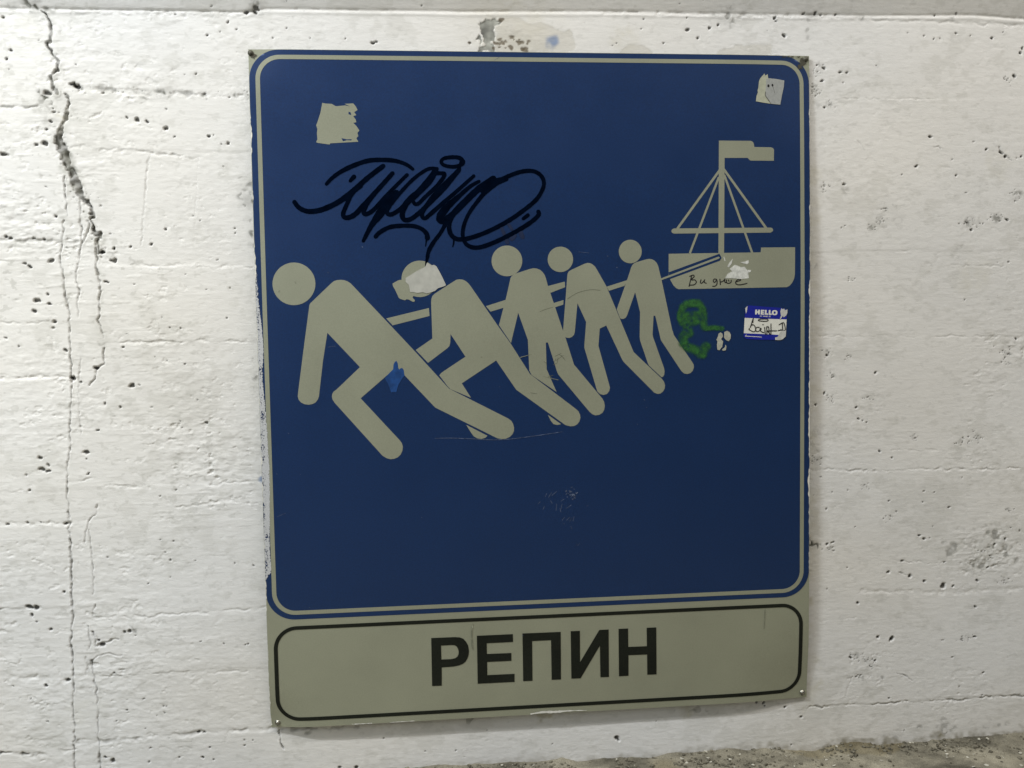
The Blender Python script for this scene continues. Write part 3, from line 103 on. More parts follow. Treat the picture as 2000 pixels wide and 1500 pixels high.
PITS=[(-.3371,1.1229,.00648),(-.297,1.1395,.00463),(-.2913,1.1361,.0037),(-.2872,1.1344,.00556),(-.2456,1.1245,.0037),(-.3299,1.0982,.00231),(-.3277,1.0913,.00278),(-.3334,1.0759,.0037),(-.3408,1.0612,.00278),(-.3452,1.0372,.00556),(-.3587,1.0354,.00278),(-.4143,1.0207,.00463),(-.3469,.9647,.00185),(-.3324,.9153,.0037),(-.3069,.9577,.00185),(-.4162,.8802,.0037),(-.4097,.8767,.00278),(-.372,.8781,.00278),(-.3528,.8754,.00278),(-.244,.8851,.00185),(-.2134,.8621,.00278),(-.2382,.8596,.00278),(-.2607,.8537,.00324),(-.2085,1.0833,.00278),(-.1925,1.0791,.00417),(-.1756,1.0757,.00278),(-.1453,1.0646,.00463),(-.1424,1.0967,.00185),(-.1093,1.1558,.00185),(-.0896,1.1559,.00278),(-.1305,1.0499,.00231),(-.0736,1.0518,.0037),(-.0641,1.0536,.00185),(-.0525,1.0379,.00185),(-.0412,1.0396,.00324),(-.0513,.9993,.00185),(-.1046,.915,.00185),(-.0936,.907,.00185),(-.0342,.8908,.00231),(-.0344,.8846,.00185),(-.153,.8915,.00278),(-.1789,.8662,.00278),(-.3819,.8286,.00463),(-.3883,.8347,.00278),(-.3452,.8396,.00556),(-.2598,.8537,.0037),(-.2383,.8579,.00278),(-.24,.8386,.00463),(-.2552,.8009,.0037),(-.3711,.7707,.00556),(-.353,.7801,.00278),(-.3502,.766,.0037),(-.3753,.7541,.0037),(-.3432,.736,.00417),(-.3462,.7246,.00278),(-.4247,.7075,.00278),(-.4043,.6939,.00231),(-.3285,.6854,.00324),(-.2075,.7968,.00231),(-.0666,.8387,.00185),(-.0859,.7873,.00157),(-.0465,.7886,.00185),(-.1223,.8135,.00157),(-.1633,.7385,.00157),(-.0536,.7368,.00204),(-.1518,.7223,.00204),(-.1328,.7202,.00185),(-.2247,.712,.00157),(-.2317,.6898,.0025),(-.1798,.671,.00185),(-.1273,.6574,.00204),(-.1593,.6635,.00139),(-.3187,.6382,.00463),(-.3055,.629,.00278),(-.2779,.6516,.00463),(-.219,.6217,.00463),(-.2068,.6224,.00231),(-.2659,.5915,.0025),(-.2404,.5828,.00278),(-.1876,.5833,.00185),(-.2809,.5444,.00278),(-.1399,.5568,.00213),(-.1377,.5459,.00185),(-.0979,.553,.00324),(-.1087,.594,.00185),(-.3796,.4997,.00463),(-.3764,.4781,.00463),(-.368,.4751,.0037),(-.4023,.4699,.00231),(-.3649,.4867,.00278),(-.3006,.5063,.00463),(-.3019,.4964,.00185),(-.3005,.4685,.00278),(-.3985,.4437,.00278),(-.1524,.4355,.00185),(-.18,.4246,.00231),(-.4396,.3849,.00324),(-.4055,.3863,.00278),(-.3824,.3855,.00185),(-.3414,.3813,.00324),(-.2741,.3195,.00185),(-.1831,.3461,.00185),(-.1751,.3247,.00185),(-.1603,.3443,.00185),(-.1678,.3087,.00231),(-.0227,.2944,.00231),(-.0565,.2996,.00185),(-.1238,.306,.00148),(-.169,.2793,.00185),(-.2072,.2699,.00231),(-.3504,.2606,.00278),(-.4101,.2349,.00556),(-.3999,.2335,.00463),(-.3768,.1931,.0037),(-.4074,.2193,.0037),(-.3993,.2088,.00185),(-.244,.1848,.0037),(-.2519,.1833,.00278),(-.297,.1726,.0037),(-.2896,.1621,.00463),(-.2329,.1759,.00185),(-.1194,.1601,.00185),(-.0804,.1544,.00185),(-.0374,.1523,.00185),(-.2725,.1111,.00204),(-.3515,.1015,.00463),(-.3891,.0952,.0037),(-.4434,.0963,.00231),(-.2525,.042,.00231),(-.2218,.0608,.00231),(-.1873,.0355,.00204),(-.1887,.0459,.00185),(-.2009,.0297,.00167),(-.2718,.0235,.00185),(-.2213,.0065,.00185),(-.1834,.0456,.00148),(-.3896,.0294,.00231),(-.4152,.0726,.00185),(-.1292,-.0075,.00278),(-.1202,-.0071,.00278),(-.1648,-.0488,.00231),(-.1236,-.0514,.00278),(-.1041,-.0573,.00185),(-.2184,-.054,.00231),(-.2139,-.0307,.00231),(-.2931,-.0418,.00278),(-.2801,-.0473,.00463),(-.1105,-.0351,.00231),(-.0491,-.0341,.00231),(-.0352,-.0254,.00185),(-.0488,-.0246,.00185),(.1184,-.0866,.00278),(.1499,-.0867,.0037),(.1995,-.0357,.00185),(.2746,-.0645,.00185),(.3896,-.0316,.00157),(-.0428,.1507,.00185),(-.0365,.1513,.00185),(.6349,-.0619,.00463),(.9925,-.0411,.00278),(.9734,-.1074,.00278),(.9724,-.0943,.00185),(.9036,-.007,.00278),(.9177,-.0098,.00278),(.96,-.0192,.00278),(.7087,-.0336,.00148),(.5106,-.0652,.00148),(.332,-.068,.00204),(.9197,-.0149,.00185),(1.2376,1.054,.00324),(1.3479,1.0297,.00278),(1.3775,1.0241,.0037),(1.3838,1.0174,.0037),(1.4195,1.0175,.00278),(1.4083,1.0156,.00185),(1.2804,1.0117,.00204),(1.3224,1.0448,.00185),(1.0682,1.1519,.00231),(1.074,1.1705,.0025),(1.0622,1.1694,.00278),(1.0272,1.1534,.00278),(1.012,1.1755,.00163),(1.0095,1.1709,.00099),(1.0154,1.1619,.00103),(1.0165,1.1689,.00083),(1.0195,1.1708,.0016),(1.0099,1.1725,.00118),(1.0112,1.1686,.00159),(1.025,1.1684,.00098),(1.0188,1.1696,.00145),(1.0421,1.12,.0009),(1.0411,1.1101,.00159),(1.0408,1.1152,.0008),(1.0402,1.1078,.00081),(1.0415,1.1153,.00082),(1.0394,1.1173,.00125),(1.0527,1.1067,.00112),(1.0343,1.1103,.00102),(1.0382,1.1103,.00097),(1.0402,1.1187,.00074),(1.0408,1.1139,.00091),(1.0333,1.1054,.00278),(1.0192,1.1387,.00133),(1.0071,1.1347,.00079),(.9997,1.1452,.00135),(1.0103,1.1433,.00157),(1.0088,1.1477,.00169),(1.0081,1.1431,.00146),(1.0252,1.1364,.00078),(1.0178,1.1455,.0008),(1.0125,1.1393,.00149),(1.009,1.1321,.00161),(1.015,1.1429,.00078),(1.0185,1.1312,.00119),(1.0142,1.1273,.00154),(1.0166,1.1373,.00163),(1.0185,1.1348,.00109),(1.0171,1.1347,.00116),(1.0157,1.1282,.00125),(1.0081,1.1361,.00166),(1.0221,1.1319,.00165),(1.0192,1.1819,.00231),(1.0319,1.1774,.00278),(1.029,1.1829,.00185),(1.2103,.9994,.00417),(1.1825,.9833,.00167),(1.289,.9823,.00278),(1.3087,.9509,.00185),(1.0327,.9635,.00162),(1.0491,.9618,.00086),(1.0269,.9607,.00128),(1.0299,.9525,.00143),(1.0325,.9659,.00133),(1.0349,.9542,.00131),(1.0302,.9583,.00129),(1.0274,.9618,.00118),(1.0316,.9692,.00132),(1.0308,.9574,.00165),(1.0404,.9655,.0013),(1.0429,.9629,.00185),(1.0704,.9675,.00278),(1.1437,.9198,.0017),(1.1477,.9209,.00129),(1.155,.9247,.00078),(1.1523,.9174,.00149),(1.1533,.9218,.00109),(1.1474,.9218,.0013),(1.1514,.9222,.0017),(1.1411,.8986,.00148),(1.1544,.8876,.00121),(1.1338,.8962,.00168),(1.1547,.9026,.00095),(1.1348,.9031,.00114),(1.1447,.9024,.00137),(1.1355,.8932,.00104),(1.1385,.8916,.0009),(1.1402,.8948,.00113),(1.1421,.8959,.00147),(1.1476,.8982,.00147),(1.1217,.8855,.00111),(1.1173,.8856,.00129),(1.1254,.8897,.00128),(1.1309,.8828,.00148),(1.1195,.8922,.00163),(1.1316,.8876,.00175),(1.126,.883,.00105),(1.3236,.8903,.00128),(1.3097,.9034,.00082),(1.3086,.8966,.00142),(1.314,.9042,.0008),(1.3172,.8985,.00136),(1.3221,.9011,.0012),(1.2973,.8942,.00174),(1.307,.8932,.00145),(1.3116,.8945,.00156),(1.3145,.8936,.00118),(1.3228,.8975,.00085),(1.3341,.8839,.00081),(1.331,.8856,.00085),(1.336,.8929,.00092),(1.339,.8886,.00083),(1.3453,.8933,.00124),(1.3315,.8867,.00138),(1.3381,.8939,.0016),(1.3194,.8882,.00109),(1.3261,.8904,.00126),(1.326,.8983,.00107),(1.3311,.8897,.00098),(1.3432,.8929,.00166),(1.3127,.894,.00162),(1.3209,.8822,.00278),(1.3944,.8948,.0014),(1.3711,.9097,.00168),(1.3519,.9003,.00148),(1.3728,.899,.0008),(1.3767,.9021,.0009),(1.3879,.9023,.00092),(1.3797,.9089,.00145),(1.3774,.8967,.00155),(1.3721,.9109,.00076),(1.3819,.904,.00122),(1.3607,.9097,.00114),(1.3633,.8982,.00118),(1.3796,.8977,.00143),(1.3597,.9042,.00172),(1.3814,.9067,.00075),(1.3911,.9,.00278),(1.3968,.949,.00145),(1.4075,.9346,.00146),(1.4292,.9428,.00139),(1.4171,.9491,.00099),(1.4109,.9396,.00089),(1.416,.939,.00163),(1.408,.9391,.00088),(1.4056,.9454,.00092),(1.4065,.9557,.00144),(1.4132,.9646,.00084),(1.4013,.9506,.00149),(1.412,.9478,.00145),(1.406,.9468,.001),(1.4042,.9522,.00101),(1.4148,.9432,.00109),(1.0854,.7896,.00093),(1.0814,.7892,.00158),(1.0816,.7888,.00121),(1.0899,.788,.00128),(1.0825,.795,.00145),(1.0935,.7927,.00144),(1.0821,.7926,.00143),(1.064,.8866,.00185),(1.0719,.8904,.00185),(1.3967,.8191,.00231),(1.3118,.7506,.00185),(1.0473,.6623,.00087),(1.04,.6588,.00142),(1.0435,.6557,.00161),(1.0492,.6504,.00098),(1.0397,.657,.00087),(1.0512,.6558,.00103),(1.0407,.6491,.00091),(1.0361,.6455,.00108),(1.0433,.6539,.00151),(1.0443,.6548,.00093),(1.0303,.6596,.00174),(1.0397,.6492,.00278),(1.0782,.6484,.00139),(1.0876,.6459,.00082),(1.0815,.6445,.00161),(1.0804,.648,.0015),(1.0761,.6411,.00139),(1.0818,.6486,.00167),(1.0793,.6518,.00079),(1.0871,.6474,.00121),(1.049,.6081,.00113),(1.0465,.6153,.00131),(1.0493,.6123,.00144),(1.0472,.6171,.00093),(1.0526,.613,.00117),(1.0404,.6113,.00106),(1.0522,.6102,.00168),(1.0502,.6089,.00141),(1.135,.6165,.00278),(1.0417,.5744,.00144),(1.0398,.5688,.00082),(1.05,.5648,.0014),(1.0495,.5721,.00133),(1.0436,.5704,.00137),(1.0455,.5679,.00104),(1.0393,.5666,.00139),(1.0423,.5697,.00127),(1.0508,.5691,.00146),(1.0516,.5751,.001),(1.0522,.5619,.00137),(1.0341,.5782,.00278),(1.0182,.5603,.00278),(1.0983,.5506,.00278),(1.1096,.5261,.00213),(1.1176,.522,.00213),(1.1015,.5292,.00278),(1.1219,.5713,.00129),(1.1137,.5678,.00168),(1.1103,.5672,.00137),(1.1299,.5651,.00168),(1.1193,.5705,.00149),(1.1239,.567,.00141),(1.1263,.5628,.00091),(1.1196,.5644,.00076),(1.2152,.4858,.00141),(1.2128,.4899,.00109),(1.2102,.488,.00108),(1.2185,.4927,.00117),(1.2142,.4897,.00148),(1.2126,.4887,.00133),(1.2047,.4926,.00081),(1.2125,.4976,.00099),(1.3096,.4876,.00164),(1.2926,.4765,.0016),(1.3201,.4778,.00151),(1.3113,.4856,.00101),(1.2962,.4774,.00155),(1.3068,.4811,.00092),(1.3096,.4786,.00163),(1.3233,.4752,.00104),(1.3074,.4781,.00126),(1.3103,.4805,.00131),(1.3058,.4737,.00131),(1.3314,.4862,.00156),(1.3279,.502,.00119),(1.3339,.4898,.00174),(1.3443,.4858,.00109),(1.3494,.4855,.00141),(1.3308,.4992,.00138),(1.3217,.4891,.00097),(1.3268,.4812,.00093),(1.3354,.4839,.00096),(1.3463,.4865,.00133),(1.337,.4849,.00126),(1.3407,.4897,.00175),(1.3227,.4806,.00169),(1.3408,.4843,.00098),(1.3364,.4856,.00175),(1.3398,.4763,.00138),(1.321,.4899,.00165),(1.1444,.4677,.00278),(1.1679,.4543,.00231),(1.0056,.4495,.00107),(1.0163,.4572,.00142),(1.012,.4611,.0016),(1.0291,.4562,.00158),(1.017,.4542,.00141),(1.0052,.458,.00127),(1.0114,.4467,.00116),(1.0154,.4574,.00138),(1.0281,.4457,.0015),(1.0108,.4596,.00103),(1.0216,.4535,.00157),(1.0134,.4626,.00104),(1.0113,.4511,.0015),(1.3998,.637,.00092),(1.4025,.6585,.00149),(1.4038,.6551,.00167),(1.4037,.6448,.00172),(1.3884,.6521,.00166),(1.3884,.6491,.00138),(1.3829,.6482,.00167),(1.4006,.6472,.00103),(1.4026,.6486,.00123),(1.3904,.6449,.00101),(1.4012,.6463,.00158),(1.3997,.6454,.00173),(1.3927,.6496,.00099),(1.378,.6395,.00078),(1.3937,.6518,.00108),(1.4047,.66,.00141),(1.394,.6398,.0017),(1.3915,.6364,.00116),(1.4024,.6264,.00117),(1.3947,.6305,.001),(1.3969,.6316,.00093),(1.4051,.6268,.00124),(1.3866,.6307,.00172),(1.3962,.626,.00134),(1.4008,.63,.00136),(1.417,.6752,.00278),(1.3707,.6614,.00185),(1.118,.397,.00083),(1.1208,.4058,.00167),(1.1101,.3955,.00141),(1.1181,.3997,.00136),(1.1146,.4035,.00172),(1.123,.3958,.00118),(1.1081,.4032,.00152),(1.1119,.4013,.00095),(1.1626,.372,.00231),(1.2859,.3538,.00324),(1.1572,.3414,.00141),(1.1669,.3405,.00144),(1.1585,.3297,.00112),(1.1713,.3399,.0008),(1.1659,.3419,.00146),(1.1534,.3371,.00097),(1.1529,.3379,.00149),(1.166,.335,.00138),(1.4042,.3422,.00103),(1.4015,.3466,.00137),(1.4067,.3406,.00088),(1.4092,.3423,.00112),(1.3991,.3455,.00135),(1.4062,.3414,.00112),(1.4047,.343,.00169),(1.4152,.3458,.0014),(1.044,.2852,.00175),(1.0528,.2797,.00168),(1.049,.2864,.00127),(1.0539,.2861,.00155),(1.0555,.2799,.00161),(1.0518,.2852,.00123),(1.0471,.2819,.00137),(1.0457,.2821,.00096),(1.0323,.2823,.00173),(1.0416,.2947,.00278),(1.0517,.2943,.00278),(1.3775,.2776,.00278),(1.3519,.2677,.00131),(1.3515,.2662,.00133),(1.3528,.2639,.00085),(1.3419,.2608,.00125),(1.3573,.2671,.00165),(1.3493,.2667,.00149),(1.3442,.2684,.0017),(1.3506,.267,.00145),(1.3692,.257,.00172),(1.3673,.2575,.00107),(1.3747,.2513,.00133),(1.3708,.2534,.00115),(1.3643,.2506,.0017),(1.3712,.2546,.00097),(1.3722,.2665,.00094),(1.3769,.2577,.00115),(1.3685,.2527,.00085),(1.3808,.26,.00122),(1.3749,.2652,.00117),(1.1639,.2344,.00278),(1.2061,.2226,.0037),(1.2361,.2153,.00278),(1.2756,.2016,.00556),(1.2933,.2009,.00278),(1.3977,.2121,.00101),(1.3928,.206,.00176),(1.4046,.2026,.001),(1.3985,.2087,.00088),(1.4073,.209,.00174),(1.384,.2025,.0015),(1.4012,.2011,.00124),(1.3918,.216,.00119),(1.4142,.2047,.0012),(1.3962,.2033,.0016),(1.3971,.2068,.00153),(1.1904,.2541,.00278),(1.276,.2476,.00231),(1.1042,.1753,.00278),(1.1447,.1074,.0037),(1.1714,.1031,.00463),(1.1694,.1002,.00278),(1.2953,.0616,.00278),(1.1274,.052,.00166),(1.1295,.0502,.00149),(1.1322,.0545,.00106),(1.1273,.0519,.00164),(1.1332,.0638,.00173),(1.132,.0503,.00148),(1.1336,.047,.00136),(1.1348,.0577,.00131),(1.1379,.0509,.00075),(1.1283,.0539,.0013),(1.1399,.0573,.00117),(1.1062,.065,.00103),(1.1211,.061,.00084),(1.1166,.0659,.00081),(1.1242,.0646,.00171),(1.1182,.0618,.00144),(1.1241,.0689,.00104),(1.1032,.0687,.00136),(1.114,.0668,.00132),(1.0981,.0666,.00172),(1.0879,.078,.00114),(1.1057,.0619,.00174),(1.1093,.0746,.00095),(1.0955,.0672,.00093),(1.0991,.0745,.00167),(1.0892,.0751,.00157),(1.1152,.0699,.00103),(1.0994,.074,.00109),(1.1136,.077,.00114),(1.0937,.075,.00114),(1.1005,.0318,.00151),(1.1071,.0291,.00106),(1.1094,.0343,.00157),(1.1022,.0331,.00139),(1.1113,.0333,.00081),(1.0996,.0319,.00171),(1.1067,.0306,.00145),(1.1045,.035,.00155),(1.0907,.07,.00278),(1.1389,.0615,.00278),(1.3577,.0268,.00231),(1.1664,-.0136,.00231),(1.1982,-.0784,.00213),(1.3088,.0019,.00185),(1.3553,-.017,.00185),(1.2709,.0952,.00185),(1.275,.096,.00185),(1.3126,.1011,.00174),(1.3296,.0975,.00097),(1.313,.0938,.00169),(1.3141,.0925,.00164),(1.3136,.0972,.00164),(1.3022,.0929,.00105),(1.3125,.097,.0012),(1.311,.0952,.00149),(1.3247,.0945,.00087),(1.3199,.0992,.00086),(1.3244,.0916,.00097),(1.3265,.0937,.00079),(1.3341,.1027,.00117),(1.3204,.1022,.00105),(1.3268,.0975,.00168),(1.3315,.0969,.00091),(1.3387,.0989,.00278),(1.3408,.1595,.00278),(1.0813,.3934,.00185),(1.0501,.3925,.00185),(1.2329,.3873,.00185),(1.2535,.3846,.00185),(1.2311,.3676,.00185),(1.3088,.4115,.00148),(1.0289,.4195,.00185),(1.0402,.3595,.00231),(1.096,.3241,.00185),(1.1781,.3497,.00185),(1.2513,.3193,.00148),(1.2247,.3025,.00278),(1.2331,.2952,.00278),(1.2454,.2967,.00185),(1.4284,.3037,.00185),(1.4104,.3094,.00185),(1.4014,.2877,.00278),(1.3626,.2341,.00278),(1.3431,.2097,.00278),(1.0813,.2448,.00185),(1.0421,.2059,.00185),(1.2871,1.2434,.00278),(1.2243,1.2379,.00231),(1.2433,1.2326,.00231),(1.2552,1.2355,.00185),(1.3142,1.2409,.00185),(1.3585,1.2368,.00278),(1.3785,1.2474,.00185),(1.4137,1.2104,.00278),(1.4176,1.217,.00278),(1.1915,1.243,.00185),(1.1299,1.183,.00185),(1.3958,1.1583,.00101),(1.3939,1.1486,.00085),(1.3878,1.1591,.00132),(1.3883,1.1621,.00119),(1.3871,1.1594,.0016),(1.392,1.1544,.00111),(1.4012,1.1626,.00112),(1.3893,1.1618,.00146),(1.3821,1.1632,.00166),(1.3843,1.1611,.00162),(1.3844,1.1661,.00132),(1.4013,1.167,.00278),(1.0139,1.2745,.00278),(1.0246,1.2737,.00231),(1.0528,1.2741,.00231),(.9926,1.2741,.00278),(1.2437,1.2743,.00231),(1.2845,1.2795,.00231),(.6909,1.2435,.00204),(.6948,1.2606,.00185),(.6384,1.2131,.00185),(.6459,1.2159,.00167),(.7738,1.2627,.00167),(.8013,1.2929,.00185),(.7597,1.2859,.00185),(.9406,1.2606,.00231),(.9386,1.2669,.0037),(.9551,1.2353,.00463),(.7756,1.2428,.00278),(.7935,1.2277,.00278),(.8325,1.2509,.00278),(.8144,1.2461,.00278),(.7302,1.2188,.00231),(.0143,1.2695,.00556),(.2113,1.2132,.0037),(.2184,1.2142,.00278),(.3814,1.2135,.00231),(.2992,1.2776,.00185),(.0643,1.2357,.00185),(.0404,1.2197,.00185),(.1049,1.2206,.00185),(.1646,1.2205,.00185),(.0666,1.2807,.00148),(-.1217,1.2571,.00231),(-.0206,1.2336,.00204),(-.0357,1.2463,.00278),(-.0475,1.2289,.00167),(-.07,1.2226,.00278),(-.0605,1.2709,.00231),(.0123,1.2626,.0037),(-.005,1.2614,.0037),(-.4032,1.246,.0037),(-.348,1.2105,.00148),(-.3927,1.1913,.00278),(-.4016,1.1785,.00278),(-.289,1.1703,.00167),(-.3983,1.1615,.00185)]
BARE=[[(.4015,1.2529),(.4051,1.2522),(.4139,1.2559),(.4227,1.2589),(.4292,1.2578),(.4343,1.2583),(.4416,1.2592),(.443,1.257),(.4393,1.2527),(.4356,1.2534),(.437,1.2492),(.4297,1.2462),(.4279,1.2412),(.4273,1.2363),(.4309,1.2292),(.4337,1.225),(.4285,1.2193),(.4234,1.2164),(.4276,1.2107),(.4259,1.1979),(.3991,1.1976),(.4,1.2104),(.4023,1.2175),(.398,1.2203),(.3952,1.2224),(.3967,1.2274),(.4011,1.2324),(.4019,1.2359),(.3999,1.2409),(.4007,1.2458),(.4036,1.2487)]]
BEIGE=[[(.4939,1.2471),(.5027,1.2501),(.513,1.2503),(.5247,1.2462),(.529,1.2427),(.5378,1.2421),(.5407,1.2385),(.5525,1.2366),(.5599,1.2395),(.5657,1.2324),(.5671,1.2225),(.5714,1.2125),(.5668,1.1995),(.4932,1.1987)],[(.443,1.2592),(.4692,1.2589),(.4793,1.2526),(.4939,1.2471),(.4932,1.1987),(.4288,1.198),(.4337,1.225),(.4296,1.2434)],[(.6503,1.1944),(.6598,1.2125),(.6786,1.2163),(.6973,1.2129),(.7113,1.1996),(.7065,1.1905)],[(.8247,1.1918),(.8391,1.2083),(.8677,1.215),(.906,1.2191),(.9301,1.2176),(.9349,1.1975)]]
BROWN=[(.4373,1.2229,.00324),(.4408,1.2159,.00417),(.4467,1.2181,.00278),(.4548,1.226,.0037),(.4578,1.2267,.00278),(.4613,1.2232,.00185),(.4679,1.2191,.00324),(.4707,1.2162,.00417),(.4747,1.2159,.00324),(.4868,1.2179,.00324),(.4839,1.2143,.00185),(.4306,1.215,.0037),(.435,1.2148,.00278),(.4545,1.2075,.00463),(.4757,1.2045,.0037),(.4808,1.2035,.00556),(.4356,1.2073,.00231),(.4246,1.2043,.00463),(.3805,1.214,.00324),(.4411,1.2577,.0037),(.4292,1.2193,.00278),(.4443,1.206,.00185),(.4716,1.2219,.00185)]
MOULD=[(1.0164,1.169,.00667,.22),(1.0411,1.1119,.00741,.22),(1.0126,1.1413,.00741,.22),(1.0165,1.1339,.00593,.22),(1.0311,.9629,.00741,.22),(1.1502,.9221,.00519,.22),(1.1424,.8975,.00741,.22),(1.1256,.8853,.00519,.22),(1.3136,.8947,.00741,.22),(1.334,.8917,.00889,.22),(1.3705,.9039,.01037,.22),(1.4117,.9468,.01037,.22),(1.0855,.7917,.00519,.22),(1.0416,.654,.00741,.22),(1.0845,.6484,.00593,.22),(1.0518,.6115,.00593,.22),(1.0451,.5693,.00741,.22),(1.1193,.5685,.00593,.22),(1.2123,.4892,.00593,.22),(1.3046,.4807,.00741,.22),(1.3355,.4858,.01185,.22),(1.0197,.4548,.00889,.22),(1.3978,.6472,.01185,.22),(1.3982,.6296,.00593,.22),(1.1166,.4,.00593,.22),(1.1619,.3385,.00593,.22),(1.4035,.3457,.00593,.22),(1.0457,.2837,.00667,.22),(1.3496,.2637,.00593,.22),(1.3726,.2577,.00741,.22),(1.4008,.2063,.00741,.22),(1.1308,.0519,.00741,.22),(1.1194,.0645,.00593,.22),(1.1019,.0725,.00741,.22),(1.1063,.0321,.00593,.22),(1.3157,.095,.00593,.22),(1.3261,.0975,.00593,.22),(1.3882,1.1603,.00741,.22),(-.0156,.9508,.01574,.5),(-.0227,.9464,.01111,.3),(-.008,.9685,.00926,.4),(-.0081,.9402,.01111,.5),(-.0118,.9066,.00833,.35),(-.0073,.8844,.00741,.5),(-.0089,.864,.00556,.5),(-.0085,.665,.00741,.3),(-.0078,.6333,.00926,.4),(-.0165,.6109,.00556,.2),(-.0046,.8621,.00556,.3),(.0021,.4506,.00463,.3),(1.0074,.2931,.01111,.9),(1.0194,.2897,.00741,.8),(1.0033,.3011,.00648,.8),(1.0295,.2922,.0037,.7),(1.0193,1.1709,.00926,.3),(1.0126,1.1413,.00833,.4),(1.0076,1.1615,.00741,.3),(1.0221,1.1819,.00648,.25),(1.0127,1.1062,.01296,.15),(1.042,1.111,.00556,.35),(1.0197,.4568,.00833,.3),(1.0106,.4813,.00926,.2),(1.0247,.6543,.01111,.15),(1.0141,.8162,.00926,.2),(1.2816,-.0782,.01759,.35),(1.2922,-.084,.01389,.3),(1.2637,-.0721,.00741,.3),(1.2272,-.075,.00741,.4),(1.2322,-.057,.00463,.3),(1.1526,.0286,.00648,.4),(1.1453,.033,.00463,.4),(1.1145,.0306,.00556,.3),(1.3659,-.0811,.00833,.3),(1.3923,-.0806,.00833,.35),(1.4082,-.0785,.00833,.3),(1.1569,-.0963,.01389,.2),(1.1775,-.0925,.00926,.25),(.0142,1.2669,.01296,.5),(.0038,1.265,.00926,.4),(.0272,1.2671,.00926,.3),(-.3437,1.1237,.00833,.8),(-.3398,1.1169,.00648,.8),(-.3519,1.1254,.00463,.7),(-.332,1.1067,.00556,.6),(-.3393,1.0938,.00556,.4),(-.2955,1.1361,.00556,.7),(-.2848,1.131,.00556,.7),(-.3181,1.045,.01111,.5),(-.3108,1.0209,.01111,.4),(-.3035,.995,.01111,.4),(-.3575,1.272,.01296,.6),(-.3479,1.2646,.01296,.7),(-.3565,1.2577,.00741,.5),(-.3331,1.2623,.00833,.5),(-.3659,1.2694,.00926,.4),(-.3216,1.2599,.00926,.3),(-.3869,1.2614,.01111,.25),(-.3356,1.1195,.01111,.25),(-.3483,1.1151,.01111,.2),(-.3216,1.1153,.01296,.3),(-.3373,1.081,.01481,.18),(-.3534,1.0937,.01667,.15),(-.1754,1.1224,.00926,.5),(-.1413,1.1235,.01111,.6),(-.154,1.1251,.00926,.4),(-.1242,1.1254,.00648,.4),(-.1949,1.1248,.00741,.4),(-.0986,1.1221,.00556,.3),(-.0806,1.1205,.00556,.4),(-.0254,1.1209,.00556,.45),(-.0081,1.1193,.00556,.3),(-.2049,1.1282,.00556,.35),(.8535,1.2684,.01852,.35),(.8297,1.2716,.02037,.25),(.8773,1.266,.01481,.2),(.8534,1.2584,.01296,.15),(.9396,1.2633,.00648,.3),(1.1017,1.2703,.00648,.35),(1.1636,1.2703,.00556,.25),(1.2777,1.2702,.00741,.3),(1.0024,1.2441,.00833,.25),(.9996,1.2303,.00741,.25),(.9975,1.2623,.00741,.2),(1.012,1.2717,.01667,.25),(.665,1.2637,.0037,.4),(.494,-.0113,.01111,.3),(.3558,-.0111,.01296,.35),(.3653,-.0088,.00741,.3),(.0627,-.0094,.01296,.4),(.0399,-.009,.00926,.3),(.1639,-.0134,.01852,.15),(.767,-.0092,.01481,.4),(.7374,-.0095,.00926,.35),(.7967,-.0159,.01481,.25),(.8216,-.0183,.00926,.2),(.9016,-.0098,.00926,.25),(-.3118,.1318,.00741,.25),(-.3151,.118,.00556,.25),(-.3074,.0944,.00741,.15),(1.3548,.2625,.05093,.07),(1.3343,.2433,.03241,.06),(1.3439,.2929,.03241,.06),(-.2334,.1852,.00556,.3),(-.2155,.6226,.00556,.3),(-.3006,.6796,.01296,.05),(-.2659,.6923,.00741,.35),(-.2169,.8375,.01296,.06),(-.0507,1.1389,.02315,.0),(1.1774,.8954,.01852,.1),(1.1424,.9004,.02037,.2),(1.1571,.9239,.01667,.2),(1.1256,.8844,.01111,.2),(1.3187,.8946,.01667,.22),(1.3726,.9039,.01296,.3),(1.4117,.9468,.01296,.3),(1.4094,.9612,.00741,.3),(1.299,.8498,.01111,.15),(1.3279,.9547,.02407,.12),(1.0271,.9629,.00463,.4),(1.0745,.9553,.00926,.2)]
